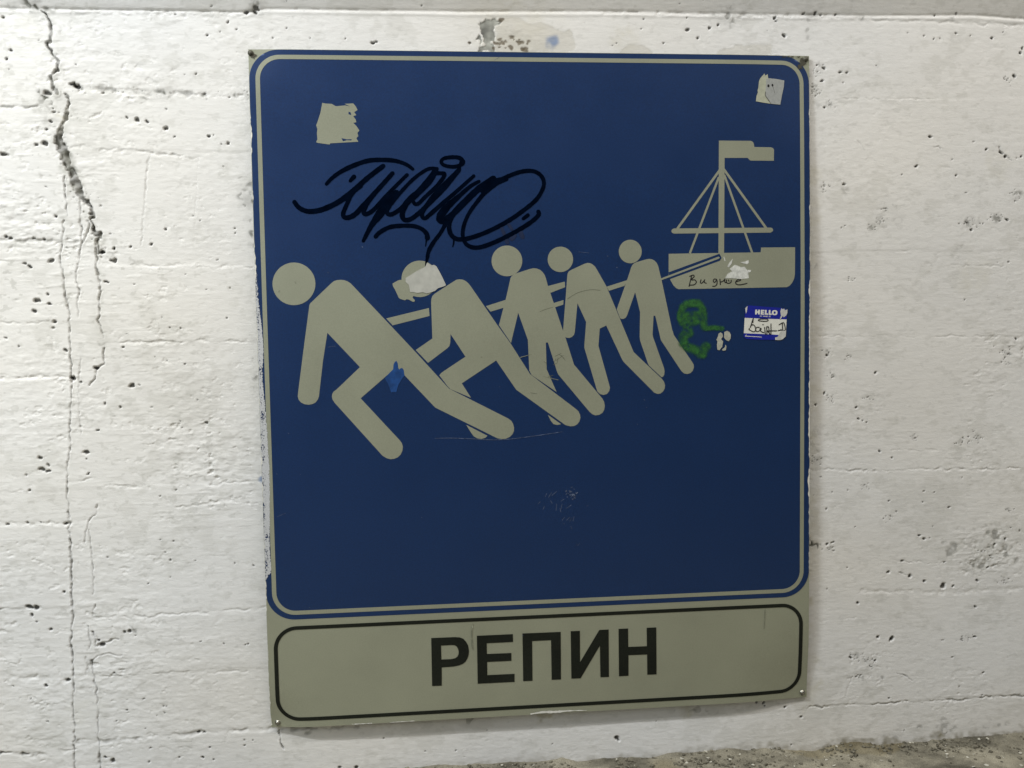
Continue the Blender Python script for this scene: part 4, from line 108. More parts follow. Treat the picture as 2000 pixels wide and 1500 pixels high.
YELLOW=[(1.0068,.1777,.01296,.5),(1.007,.1281,.01111,.35),(1.0124,.0681,.01667,.3),(1.0177,.0177,.01667,.3),(1.0087,.2271,.00926,.3),(1.3254,.7938,.03704,.18),(1.3728,1.0041,.02778,.15),(.494,-.0104,.01481,.7),(.66,1.226,.02778,.25),(.4572,1.2367,.08333,.2),(.9975,-.0132,.01852,.3),(.767,-.0082,.01852,.4),(-.3514,1.2257,.02778,.12),(1.0113,.9947,.01481,.22),(1.0114,.9741,.01481,.22),(1.0115,.9536,.01481,.22),(1.0116,.933,.01481,.22),(1.0117,.9123,.01481,.22),(1.0117,.8917,.01481,.22),(1.0118,.871,.01481,.22),(1.0119,.8502,.01481,.22),(1.012,.8295,.01481,.22),(1.0121,.8087,.01481,.22),(1.0122,.7878,.01481,.22),(1.0123,.767,.01481,.22),(1.0124,.7461,.01481,.22),(1.0125,.7252,.01481,.22),(1.0126,.7042,.01481,.22),(1.0127,.6832,.01481,.22),(1.0128,.6622,.01481,.22),(1.0129,.6411,.01481,.22),(1.013,.62,.01481,.22),(1.013,.5989,.01481,.22),(1.0131,.5778,.01481,.22),(1.0132,.5566,.01481,.22),(1.0133,.5354,.01481,.22),(1.0134,.5141,.01481,.22),(1.0135,.4928,.01481,.22),(1.0136,.4715,.01481,.22),(1.0137,.4501,.01481,.22),(1.0138,.4287,.01481,.22),(1.0139,.4073,.01481,.22),(1.014,.3859,.01481,.22),(1.0141,.3644,.01481,.22),(1.0142,.3428,.01481,.22),(1.0143,.3213,.01481,.22),(1.0144,.2997,.01481,.22),(1.0145,.2781,.01481,.22),(1.0146,.2564,.01481,.22),(1.0147,.2347,.01481,.22),(-.3126,1.0725,.00741,.8),(-.3173,1.0622,.00648,.7),(-.3181,1.0811,.00556,.5),(-.3075,1.094,.00463,.5),(-.3288,.0445,.03704,.1)]
BLUESPRAY=[(.528,1.2184,.01204),(.0003,.4488,.00741),(.0059,.4569,.00741)]
ROUGH=[(1.3548,.2625,.0694,2.2),(-.3797,.8041,.1111,1.6),(-.3653,1.1065,.0926,.6),(-.3881,.9778,.1111,1.0),(1.3897,.6376,.0648,1.2),(-.3073,.1362,.0833,1.2),(-.1611,.5058,.1111,.8),(-.4089,.1873,.0648,1.0),(-.3391,.5826,.0926,.5),(1.1457,.5456,.0741,.5),(1.0155,.5005,.0556,.8),(-.0759,.4302,.0833,1.2),(-.1772,.7574,.1111,.5),(1.3204,.4625,.0463,1),(1.1298,.0519,.0556,.6),(-.1966,1.1248,.037,1),(1.3068,-.0082,.0556,.5),(-.243,.8289,.0741,1.2)]
GROUND_EDGE=[(.2457,-.0937),(.3211,-.0936),(.3732,-.094),(.4735,-.0973),(.5315,-.0941),(.5575,-.1036),(.6434,-.0971),(.6974,-.1034),(.7468,-.0955),(.8164,-.0948),(.8514,-.0939),(.8865,-.0981),(.9218,-.0962),(.9471,-.0978),(.9928,-.1086),(1.0193,-.1113),(1.0386,-.1023),(1.0529,-.0981),(1.0744,-.0944),(1.13,-.0977),(1.1393,-.1034),(1.1745,-.1014),(1.2412,-.1044),(1.2547,-.0991),(1.3313,-.0996),(1.4001,-.0996),(1.4458,-.0972)]
SEAM_TOP=[(-.4074,1.262),(-.3331,1.2627),(-.2413,1.2637),(-.1146,1.264),(-.0032,1.2623),(.0315,1.2689),(.1011,1.2692),(.1889,1.2688),(.2776,1.2693),(.3672,1.2681),(.4577,1.2704),(.6232,1.2729),(.7635,1.2724),(.8773,1.2715),(1.012,1.2726),(1.1193,1.2733),(1.2179,1.2748),(1.3176,1.2773),(1.4185,1.2722)]
STEPS=[(-.9,-.285,[-.0274,.1066,.2339,.3843,.441,.637,.734,.8738,1.0199,1.0997]),(-.285,.3,[-.0082,.1061,.2101,.4104,.4468,.6965,.828,1.0281,1.1253]),(.3,2.2,[-.0235,.1925,.4298,.6824,.8428,1.1233])]


SIGN_W, SIGN_H = 1.0, 1.197


# ------------------------------------------------------------------ helpers
def tag(o, label=None, cat=None, group=None, kind=None):
    if label: o["label"] = label
    if cat: o["category"] = cat
    if group: o["group"] = group
    if kind: o["kind"] = kind
    return o


def link(name, me, mat=None, parent=None):
    o = bpy.data.objects.new(name, me)
    COL.objects.link(o)
    if mat: me.materials.append(mat)
    if parent: o.parent = parent
    return o


def nodes_of(name):
    m = bpy.data.materials.new(name)
    m.use_nodes = True
    nt = m.node_tree
    return m, nt, nt.nodes, nt.links, nt.nodes["Principled BSDF"]


def tex_noise(nt, scale, detail=3, rough=0.55, stretch=(1, 1, 1)):
    tc = nt.nodes.new("ShaderNodeTexCoord")
    mp = nt.nodes.new("ShaderNodeMapping")
    mp.inputs["Scale"].default_value = stretch
    n = nt.nodes.new("ShaderNodeTexNoise")
    n.inputs["Scale"].default_value = scale
    n.inputs["Detail"].default_value = detail
    n.inputs["Roughness"].default_value = rough
    nt.links.new(tc.outputs["Object"], mp.inputs["Vector"])
    nt.links.new(mp.outputs["Vector"], n.inputs["Vector"])
    return n


def remap(nt, sock, a, b, c, d, clamp=True):
    r = nt.nodes.new("ShaderNodeMapRange")
    r.clamp = clamp
    r.inputs["From Min"].default_value = a
    r.inputs["From Max"].default_value = b
    r.inputs["To Min"].default_value = c
    r.inputs["To Max"].default_value = d
    nt.links.new(sock, r.inputs["Value"])
    return r.outputs["Result"]


def film_material(name, col, rough=0.42, spec=0.5, mottle=0.10, scale=420, bump=0.0, blotch=0.06, metal=0.25):
    """printed reflective sheeting: fine grain, faint blotches, soft gloss"""
    m, nt, N, L, p = nodes_of(name)
    n1 = tex_noise(nt, scale, 2)
    n2 = tex_noise(nt, 7, 4, 0.6)
    a = remap(nt, n1.outputs["Fac"], 0.3, 0.7, 1 - mottle, 1 + mottle)
    b = remap(nt, n2.outputs["Fac"], 0.3, 0.7, 1 - blotch, 1 + blotch)
    mu = N.new("ShaderNodeMath"); mu.operation = 'MULTIPLY'
    L.new(a, mu.inputs[0]); L.new(b, mu.inputs[1])
    sc = N.new("ShaderNodeVectorMath"); sc.operation = 'SCALE'
    sc.inputs[0].default_value = col
    L.new(mu.outputs[0], sc.inputs["Scale"])
    L.new(sc.outputs[0], p.inputs["Base Color"])
    L.new(remap(nt, n2.outputs["Fac"], 0.3, 0.7, rough - 0.015, rough + 0.02), p.inputs["Roughness"])
    p.inputs["Specular IOR Level"].default_value = spec
    p.inputs["Metallic"].default_value = metal
    if bump:
        bp = N.new("ShaderNodeBump")
        bp.inputs["Strength"].default_value = bump
        bp.inputs["Distance"].default_value = 0.0006
        L.new(tex_noise(nt, 90, 2).outputs["Fac"], bp.inputs["Height"])
        L.new(bp.outputs[0], p.inputs["Normal"])
    return m


def plain_material(name, col, rough=0.6, spec=0.4, metal=0.0, vary=0.15, scale=150):
    m, nt, N, L, p = nodes_of(name)
    n1 = tex_noise(nt, scale, 3)
    sc = N.new("ShaderNodeVectorMath"); sc.operation = 'SCALE'
    sc.inputs[0].default_value = col
    L.new(remap(nt, n1.outputs["Fac"], 0.3, 0.7, 1 - vary, 1 + vary), sc.inputs["Scale"])
    L.new(sc.outputs[0], p.inputs["Base Color"])
    p.inputs["Roughness"].default_value = rough
    p.inputs["Specular IOR Level"].default_value = spec
    p.inputs["Metallic"].default_value = metal
    return m


def cover_material(name, col, rough=0.6, speckle=None, scale=300, vary=0.15, opacity=1.0):
    """thin paint or dirt lying on the sheet: the mesh attribute 'cover' says how dense it is"""
    m, nt, N, L, p = nodes_of(name)
    n1 = tex_noise(nt, scale, 3, 0.7)
    sc = N.new("ShaderNodeVectorMath"); sc.operation = 'SCALE'
    sc.inputs[0].default_value = col
    L.new(remap(nt, n1.outputs["Fac"], 0.3, 0.7, 1 - vary, 1 + vary), sc.inputs["Scale"])
    L.new(sc.outputs[0], p.inputs["Base Color"])
    p.inputs["Roughness"].default_value = rough
    at = N.new("ShaderNodeAttribute"); at.attribute_name = "cover"
    fac = at.outputs["Fac"]
    if speckle:
        ad = N.new("ShaderNodeMath"); ad.operation = 'ADD'
        L.new(fac, ad.inputs[0])
        L.new(remap(nt, n1.outputs["Fac"], 0.25, 0.75, -speckle, speckle), ad.inputs[1])
        fac = remap(nt, ad.outputs[0], 0.42, 0.58, 0.0, 1.0)
        gate = N.new("ShaderNodeMath"); gate.operation = 'MULTIPLY'
        L.new(fac, gate.inputs[0])
        L.new(remap(nt, at.outputs["Fac"], 0.02, 0.15, 0, 1), gate.inputs[1])
        fac = gate.outputs[0]
    mo = N.new("ShaderNodeMath"); mo.operation = 'MULTIPLY'
    mo.inputs[1].default_value = opacity
    L.new(fac, mo.inputs[0])
    tr = N.new("ShaderNodeBsdfTransparent")
    mx = N.new("ShaderNodeMixShader")
    L.new(mo.outputs[0], mx.inputs[0]); L.new(tr.outputs[0], mx.inputs[1]); L.new(p.outputs[0], mx.inputs[2])
    L.new(mx.outputs[0], N["Material Output"].inputs["Surface"])
    return m


# ------------------------------------------------------------------ numpy noise on a rectangular lattice
RNG = np.random.RandomState(11)


def bspline_axis(a, cell, seed_off):
    t = a / cell + seed_off
    i = np.floor(t).astype(int)
    f = t - i
    w = np.stack([(1 - f) ** 3 / 6, (3 * f ** 3 - 6 * f ** 2 + 4) / 6,
                  (-3 * f ** 3 + 3 * f ** 2 + 3 * f + 1) / 6, f ** 3 / 6])
    return i, w


def vnoise(xs, zs_, cx, cz):
    ix, wx = bspline_axis(xs, cx, RNG.rand() * 9)
    iz, wz = bspline_axis(zs_, cz, RNG.rand() * 9)
    ix -= ix.min(); iz -= iz.min()
    lat = RNG.randn(ix.max() + 5, iz.max() + 5)
    a = sum(wx[k][:, None] * lat[ix + k, :] for k in range(4))
    b = sum(wz[k][None, :] * a[:, iz + k] for k in range(4))
    return b / 0.45


def fbm(xs, zs_, cx, cz, octs=3, gain=0.5):
    o = 0; amp = 1; tot = 0
    for k in range(octs):
        o = o + amp * vnoise(xs, zs_, cx / 2 ** k, cz / 2 ** k)
        tot += amp * amp
        amp *= gain
    return o / math.sqrt(tot)


def smooth(t):
    t = np.clip(t, 0, 1)
    return t * t * (3 - 2 * t)


def grown(lo, hi, step, lo_end, hi_end, g=1.25, cap=0.25):
    mid = np.arange(lo, hi + step * 0.5, step)
    a = []; s = step; x = lo
    while x > lo_end:
        s = min(s * g, cap); x -= s; a.append(x)
    b = []; s = step; x = mid[-1]
    while x < hi_end:
        s = min(s * g, cap); x += s; b.append(x)
    return np.array(a[::-1] + list(mid) + b)


def grid_mesh(name, X, Y, Z, keep=None, colors=None, smooth_shade=True, flip=False):
    nx, nz = X.shape
    idx = np.arange(nx * nz).reshape(nx, nz)
    a, b, c, d = idx[:-1, :-1], idx[1:, :-1], idx[1:, 1:], idx[:-1, 1:]
    q = np.stack([a, b, c, d] if not flip else [a, d, c, b], -1).reshape(-1, 4)
    if keep is not None:
        q = q[keep.reshape(-1)]
    used = np.zeros(nx * nz, bool); used[q.reshape(-1)] = True
    remap_i = np.cumsum(used) - 1
    q = remap_i[q]
    co = np.stack([X, Y, Z], -1).reshape(-1, 3)[used]
    me = bpy.data.meshes.new(name)
    me.vertices.add(len(co)); me.vertices.foreach_set("co", co.astype(np.float32).ravel())
    me.loops.add(q.size); me.loops.foreach_set("vertex_index", q.astype(np.int32).ravel())
    me.polygons.add(len(q))
    me.polygons.foreach_set("loop_start", (np.arange(len(q)) * 4).astype(np.int32))
    me.polygons.foreach_set("loop_total", np.full(len(q), 4, np.int32))
    if smooth_shade:
        me.polygons.foreach_set("use_smooth", np.ones(len(q), bool))
    me.update(calc_edges=True)
    if colors is not None:
        for nm, arr in colors.items():
            if arr.ndim == 3:
                at = me.attributes.new(nm, 'FLOAT_COLOR', 'POINT')
                rgba = np.ones((len(co), 4), np.float32)
                rgba[:, :3] = arr.reshape(-1, arr.shape[-1])[used][:, :3]
                at.data.foreach_set("color", rgba.ravel())
            else:
                at = me.attributes.new(nm, 'FLOAT', 'POINT')
                at.data.foreach_set("value", arr.reshape(-1)[used].astype(np.float32))
    return me


# ------------------------------------------------------------------ the painted concrete wall
def build_wall():
    STEP = 0.0015
    xs = grown(-0.50, 1.50, STEP, -3.5, 4.5)
    zz = grown(-0.155, 1.325, STEP, -0.6, 2.6)
    nx, nz = len(xs), len(zz)
    X, Z = np.meshgrid(xs, zz, indexing='ij')
    H = np.zeros((nx, nz))
    paint = np.array([0.790, 0.778, 0.748])
    dirt_shade = np.array([0.065, 0.062, 0.052])
    barec = np.array([0.30, 0.305, 0.275])
    C = np.zeros((nx, nz, 3)) + paint
    rough = 0.24 + 0.55 * smooth((0.2 - X) / 0.6)
    for (cx, cz, r, a) in ROUGH:
        rough += a * np.exp(-(((X - cx) / r) ** 2 + ((Z - cz) / (r * 0.8)) ** 2))
    # coarse form, board ripples, trowel marks, grit
    H += 0.0012 * fbm(xs, zz, 0.35, 0.25, 2)
    rip = fbm(xs, zz, 0.055, 0.013, 3, 0.6)
    mask = smooth(0.45 + 0.45 * fbm(xs, zz, 0.11, 0.07, 3, 0.6))
    H += 0.00011 * rough * rip * (0.35 + mask)
    H += 0.00014 * rough * fbm(xs, zz, 0.015, 0.007, 3, 0.7) * (0.15 + mask)
    H += 0.00009 * (0.35 + rough * mask) * fbm(xs, zz, 0.0065, 0.0045, 2, 0.7)
    # flaked and trowelled spots: crisp little ledges, then shallow chips
    led = fbm(xs, zz, 0.018, 0.008, 3, 0.65)
    H += 0.00032 * rough * mask * smooth((led - 0.75) / 0.35)
    H += 0.00022 * rough * smooth((fbm(xs, zz, 0.05, 0.006, 2, 0.6) - 1.2) / 0.3)
    chip = smooth((fbm(xs, zz, 0.011, 0.007, 3, 0.7) - 1.75) / 0.25) * np.minimum(rough, 1.8)
    H -= 0.00075 * chip * (0.4 + mask)
    # slight steps between the marks of the formwork boards
    wob = 0.004 * fbm(xs, zz, 0.06, 0.03, 2)
    for (x0, x1, zl) in STEPS:
        m = smooth((X - x0) / 0.10 + 0.5) * smooth((x1 - X) / 0.10 + 0.5)
        acc = 0
        for z0 in zl:
            acc = acc + RNG.uniform(-1, 1) * (0.0008 if x0 < 0.2 else 0.00045) * smooth((Z + wob * 0.5 - z0) / 0.006 + 0.5)
        H += m * acc
    nfine = vnoise(xs, zz, 0.005, 0.005)
    nmid = fbm(xs, zz, 0.014, 0.012, 3, 0.7)
    wx = 0.0011 * vnoise(xs, zz, 0.006, 0.006) + 0.0005 * vnoise(xs, zz, 0.0025, 0.0025)
    wz = 0.0011 * vnoise(xs, zz, 0.006, 0.006) + 0.0005 * vnoise(xs, zz, 0.0025, 0.0025)

    def win(x0, x1, z0, z1):
        i0, i1 = np.searchsorted(xs, [x0, x1]); k0, k1 = np.searchsorted(zz, [z0, z1])
        return slice(max(0, i0), i1), slice(max(0, k0), k1)

    def mix(S, m, col):
        C[S] += (np.asarray(col) - C[S]) * np.clip(m, 0, 1)[..., None]

    def polyline(pts, ws, fn, pad, wk=1.0):
        n = len(pts)
        for i in range(n - 1):
            (ax, az), (bx, bz) = pts[i], pts[i + 1]
            wa = ws[min(i * len(ws) // (n), len(ws) - 1)]
            wb = ws[min((i + 1) * len(ws) // (n), len(ws) - 1)]
            S = win(min(ax, bx) - pad, max(ax, bx) + pad, min(az, bz) - pad, max(az, bz) + pad)
            if H[S].size == 0: continue
            px = X[S] + wk * wx[S]; pz = Z[S] + wk * wz[S]
            dx, dz = bx - ax, bz - az
            t = np.clip(((px - ax) * dx + (pz - az) * dz) / (dx * dx + dz * dz + 1e-12), 0, 1)
            d = np.hypot(px - ax - t * dx, pz - az - t * dz)
            fn(S, d, wa + (wb - wa) * t)

    # large paint stains; the strip right of the sign has its soft shadow painted in
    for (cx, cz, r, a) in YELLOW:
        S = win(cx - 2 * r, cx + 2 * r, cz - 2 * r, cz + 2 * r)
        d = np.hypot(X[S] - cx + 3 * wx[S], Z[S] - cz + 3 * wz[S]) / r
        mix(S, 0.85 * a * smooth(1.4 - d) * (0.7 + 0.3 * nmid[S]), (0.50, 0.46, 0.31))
    for poly in BEIGE:
        m, S = poly_mask(poly, xs, zz, X, Z, win, wx, wz, 0.003)
        mix(S, 0.42 * m, (0.56, 0.53, 0.45)); H[S] -= 0.0003 * m
    for poly in BARE:
        m, S = poly_mask(poly, xs, zz, X, Z, win, wx * 1.6, wz * 1.6, 0.0015)
        holes = smooth((nfine[S] - 1.5) / 0.2)
        m = m * (1 - holes)
        mix(S, 0.97 * m, barec * (1 + 0.22 * nmid[S][..., None] + 0.1 * nfine[S][..., None])); H[S] -= 0.0014 * m
    # board seams
    for pts, w, dep, dirt in SEAMS:
        done = np.zeros((nx, nz), np.float32)

        def fn(S, d, ww):
            g = smooth((ww * 1.3 - d) / (ww * 1.3))
            done[S] = np.maximum(done[S], g)
        polyline(pts, [w], fn, 0.02)
        n = smooth(0.55 + 0.5 * nmid)
        H[:] -= 0.0017 * dep * done * (0.25 + n)
        C[:] += (dirt_shade - C) * np.clip(done * dirt * (0.15 + 1.0 * smooth(nmid * 0.8 + 0.1)), 0, 0.9)[..., None]
    # cracks
    dm = np.zeros((nx, nz), np.float32); dc = np.zeros((nx, nz), np.float32)
    lip = np.zeros((nx, nz), np.float32)
    for pts, ws, dirt in CRACKS:
        def fn(S, d, ww):
            hw = ww * 0.5
            g = smooth((hw + 0.0011 - d) / 0.0014)
            dm[S] = np.maximum(dm[S], g * np.minimum(1, 0.45 + ww / 0.006) * min(1.0, 0.12 + 1.2 * dirt))
            dc[S] = np.maximum(dc[S], g * dirt)
            lip[S] = np.maximum(lip[S], np.exp(-((d - hw - 0.002) / 0.0022) ** 2) * dirt)
        polyline(pts, ws, fn, 0.022, 1.5 if max(ws) > 0.008 else 0.75)
    inner = 0.66 + 0.34 * smooth(0.6 + 0.9 * nfine + 0.5 * nmid)
    H += 0.0006 * lip * (0.5 + 0.5 * nmid) - 0.0048 * dm * (0.75 + 0.4 * nfine)
    cc = np.clip(dc * inner, 0, 0.95)[..., None]
    C += ((dirt_shade * 1.0 + 0.06 * np.clip(nmid, 0, 2)[..., None]) - C) * cc
    halo = np.zeros((nx, nz), np.float32)

    def fnh(S, d, ww):
        halo[S] = np.maximum(halo[S], smooth(1.2 - (d - ww * 0.5) / 0.010) * np.minimum(1, 0.25 + ww / 0.010))
    for pts, ws, dirt in CRACKS[:3]:
        polyline(pts, ws, fnh, 0.03)
    C += (np.array([0.40, 0.395, 0.34]) - C) * (0.42 * halo * smooth(0.35 + 0.45 * nmid + 0.3 * nfine))[..., None]
    # mould and soot
    for (cx, cz, r, a) in MOULD:
        S = win(cx - 2.2 * r, cx + 2.2 * r, cz - 2.2 * r, cz + 2.2 * r)
        d = np.hypot(X[S] - cx, Z[S] - cz) / r + 0.25 * nmid[S]
        m = smooth(1.25 - d)
        spots = smooth(0.1 + 0.7 * nmid[S] + 1.1 * nfine[S])
        mix(S, a * m * (0.25 + 1.25 * spots), (0.10, 0.10, 0.078))
        H[S] -= 0.0011 * m * spots * a
    for (cx, cz, r) in BROWN:
        S = win(cx - 2 * r, cx + 2 * r, cz - 2 * r, cz + 2 * r)
        d = np.hypot(X[S] - cx + wx[S], Z[S] - cz + wz[S]) / r
        mix(S, 0.85 * smooth((1.25 - d) / 0.5), (0.13, 0.10, 0.06)); H[S] -= 0.0006 * smooth(1.2 - d)
    for (cx, cz, r) in BLUESPRAY:
        S = win(cx - 2.4 * r, cx + 2.4 * r, cz - 2.4 * r, cz + 2.4 * r)
        d = np.hypot(X[S] - cx, Z[S] - cz) / r + 0.12 * nfine[S]
        mix(S, 0.72 * smooth((1.35 - d) / 0.9), (0.10, 0.20, 0.42))
    # air holes, with dirt and the shade inside them darkened into the colour
    pits = [(x, z, r, 1.0) for x, z, r in PITS]
    main = CRACKS[1][0]
    for k in range(110):
        (ax, az), (bx, bz) = main[RNG.randint(0, len(main) - 1)], main[0]
        sx = RNG.normal(0, 0.012)
        pits.append((ax + sx, az + RNG.normal(0, 0.008), float(0.0008 + 0.0014 * RNG.rand() ** 3), float(RNG.uniform(0.3, 0.9))))
    for k in range(50):
        x = RNG.uniform(-0.29, 0.0); pits.append((x, 1.128 - 0.02 * (x + 0.29) / 0.29 * 0.3 + RNG.normal(0, 0.004), float(0.0008 + 0.0016 * RNG.rand() ** 3), float(RNG.uniform(0.2, 0.8))))
    dens = smooth(0.3 + 0.8 * fbm(xs, zz, 0.13, 0.08, 2))
    for k in range(1700):
        x = RNG.uniform(-0.5, 1.52); z = RNG.uniform(-0.1, 1.3)
        i, j = np.searchsorted(xs, x), np.searchsorted(zz, z)
        if 0.10 + 0.9 * mask[min(i, nx - 1), min(j, nz - 1)] ** 2 * dens[min(i, nx - 1), min(j, nz - 1)] > RNG.rand() and not (0.0 < x < 1.0 and 0 < z < 1.19):
            pits.append((x, z, float(0.0006 + 0.0009 * RNG.rand() ** 4), float(RNG.uniform(0.08, 0.75) ** 1.4)))
    for (cx, cz, r, a) in pits:
        r = r * (0.80 if r < 0.0025 else 0.9)
        a = a * (0.85 if r < 0.002 else 1.0)
        S = win(cx - 2.6 * r - .003, cx + 2.6 * r + .003, cz - 2.6 * r - .003, cz + 2.6 * r + .003)
        if H[S].size == 0: continue
        an = RNG.uniform(-0.6, 0.6); el = RNG.uniform(1.0, 1.6)
        px = X[S] - cx + 0.9 * wx[S] * min(1, r / 0.003); pz = Z[S] - cz + 0.9 * wz[S] * min(1, r / 0.003)
        qx = (px * math.cos(an) + pz * math.sin(an)) / el ** 0.5; qz = (-px * math.sin(an) + pz * math.cos(an)) * el ** 0.5
        d = np.hypot(qx, qz) / r
        g = smooth((1.22 - d) / 0.45)
        H[S] -= min(0.0045, 1.15 * r) * g * (0.5 + 0.5 * a)
        mix(S, (0.88 if r > 0.0011 else 0.62) * a * smooth((1.12 - d) / 0.35), dirt_shade * RNG.uniform(0.2, 1.2))
    # grime: smudges, and the splash line above the ground
    sm_ = smooth((fbm(xs, zz, 0.06, 0.045, 5, 0.8) - 0.6) / 0.9)
    C += (np.array([0.42, 0.41, 0.35]) - C) * (0.17 * sm_)[..., None]
    sp_ = smooth((fbm(xs, zz, 0.012, 0.008, 3, 0.8) - 1.3) / 0.5) * np.minimum(1.2, 0.35 + 0.4 * rough)
    C += (np.array([0.36, 0.355, 0.31]) - C) * np.clip(0.30 * sp_, 0, 0.5)[..., None]
    ge = np.interp(xs, [p[0] for p in GROUND_EDGE], [p[1] for p in GROUND_EDGE])[:, None]
    amt = np.interp(xs, [0.2, 0.45, 0.9, 1.1, 1.5], [0.2, 0.45, 0.6, 0.9, 0.8])[:, None]
    hgt = (0.006 + 0.010 * smooth(0.5 + 0.5 * fbm(xs, zz, 0.05, 0.03, 3, 0.7)) * amt)
    spl = smooth(1.3 - (Z - ge) / hgt + 0.25 * nmid) * amt
    C += (np.array([0.25, 0.225, 0.155]) - C) * np.clip(0.62 * spl * (0.75 + 0.3 * nfine), 0, 0.9)[..., None]
    # crumbling area low on the right, greyer than the rest
    for (cx, cz, rr) in ((ROUGH[0][0], ROUGH[0][1], 0.055),):
        g = smooth(1.3 - np.hypot((X - cx) / rr, (Z - cz) / (rr * 0.72)) + 0.25 * nmid)
        C += (np.array([0.46, 0.46, 0.40]) - C) * (0.30 * g * (0.6 + 0.5 * smooth(nmid)))[..., None]
        H -= 0.0010 * g * smooth(nmid * 0.9) + 0.0006 * g * smooth(nfine)
        C += (dirt_shade - C) * (0.5 * g * smooth((nmid - 1.1) / 0.6))[..., None]
    # faint uneven tint of the old paint
    t1 = fbm(xs, zz, 0.22, 0.18, 3, 0.6); t2 = fbm(xs, zz, 0.3, 0.2, 2)
    C *= (1 + 0.018 * t1 + 0.006 * nmid)[..., None]
    C *= 1 + t2[..., None] * np.array([0.008, 0.0, -0.014])
    # above the upper joint the concrete leans out towards the room
    st = np.interp(xs, [p[0] for p in SEAM_TOP], [p[1] for p in SEAM_TOP])[:, None]
    over = np.clip(Z - st, 0, 0.5)
    up = smooth((Z - st + 0.0015) / 0.003)
    H = H * (1 - 0.5 * up) + np.clip(over, 0, 0.12) * 0.42
    H -= 0.0012 * np.exp(-((Z - st) / 0.0022) ** 2) * (0.4 + 0.6 * smooth(nmid))
    H += 0.0010 * np.exp(-((Z - st + 0.006) / 0.003) ** 2)
    # keep the wall clear of the sheet
    inside = smooth((X + 0.002) / 0.01) * smooth((1.002 - X) / 0.01) * smooth((Z + 0.002) / 0.01) * smooth((1.199 - Z) / 0.01)
    H = H * (1 - inside) + np.minimum(H, 0.0008) * inside
    xc = (xs[:-1] + xs[1:]) / 2; zc = (zz[:-1] + zz[1:]) / 2
    keep = ~(((xc > 0.06) & (xc < 0.94))[:, None] & ((zc > 0.06) & (zc < 1.13))[None, :])
    me = grid_mesh("concrete_wall", X, -H, Z, keep=keep, colors={"paint": C})
    # plain sheet of the same wall behind the middle of the sign, hidden by it
    bm = bmesh.new(); bm.from_mesh(me)
    vs = [bm.verts.new(v) for v in ((0.04, 0.004, 0.04), (0.96, 0.004, 0.04), (0.96, 0.004, 1.15), (0.04, 0.004, 1.15))]
    bm.faces.new(vs); bm.to_mesh(me); bm.free()
    m, nt, N, L, p = nodes_of("painted_concrete")
    at = N.new("ShaderNodeAttribute"); at.attribute_name = "paint"
    n1 = tex_noise(nt, 700, 2, 0.6, (1, 1, 1.6)); n2 = tex_noise(nt, 60, 4, 0.65, (0.6, 1, 2.0))
    hs = N.new("ShaderNodeVectorMath"); hs.operation = 'SCALE'
    L.new(at.outputs["Color"], hs.inputs[0]); L.new(remap(nt, n2.outputs["Fac"], 0.25, 0.75, 0.975, 1.02), hs.inputs["Scale"])
    L.new(hs.outputs[0], p.inputs["Base Color"])
    p.inputs["Roughness"].default_value = 0.72
    p.inputs["Specular IOR Level"].default_value = 0.3
    b1 = N.new("ShaderNodeBump"); b1.inputs["Strength"].default_value = 0.5; b1.inputs["Distance"].default_value = 0.0006
    L.new(n1.outputs["Fac"], b1.inputs["Height"])
    b2 = N.new("ShaderNodeBump"); b2.inputs["Strength"].default_value = 0.35; b2.inputs["Distance"].default_value = 0.002
    L.new(n2.outputs["Fac"], b2.inputs["Height"]); L.new(b1.outputs[0], b2.inputs["Normal"])
    L.new(b2.outputs[0], p.inputs["Normal"])
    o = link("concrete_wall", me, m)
    tag(o, "white painted concrete wall with cracks, air holes and board marks behind the blue sign", "wall")
    return o


def poly_mask(poly, xs, zz, X, Z, win, wx, wz, soft):
    px = [p[0] for p in poly]; pz = [p[1] for p in poly]
    S = win(min(px) - 0.02, max(px) + 0.02, min(pz) - 0.02, max(pz) + 0.02)
    x = X[S] + wx[S]; z = Z[S] + wz[S]
    inside = np.zeros(x.shape, bool); dist = np.full(x.shape, 9.0)
    n = len(poly)
    for i in range(n):
        (ax, az), (bx, bz) = poly[i], poly[(i + 1) % n]
        c = ((az > z) != (bz > z)) & (x < (bx - ax) * (z - az) / (bz - az + 1e-12) + ax)
        inside ^= c
        dx, dz = bx - ax, bz - az
        t = np.clip(((x - ax) * dx + (z - az) * dz) / (dx * dx + dz * dz + 1e-12), 0, 1)
        dist = np.minimum(dist, np.hypot(x - ax - t * dx, z - az - t * dz))
    sd = np.where(inside, dist, -dist)
    return smooth(sd / soft + 0.5), S


wall = build_wall()

# ------------------------------------------------------------------ ground at the foot of the wall
GX = [p[0] for p in GROUND_EDGE]; GZ = [p[1] for p in GROUND_EDGE]


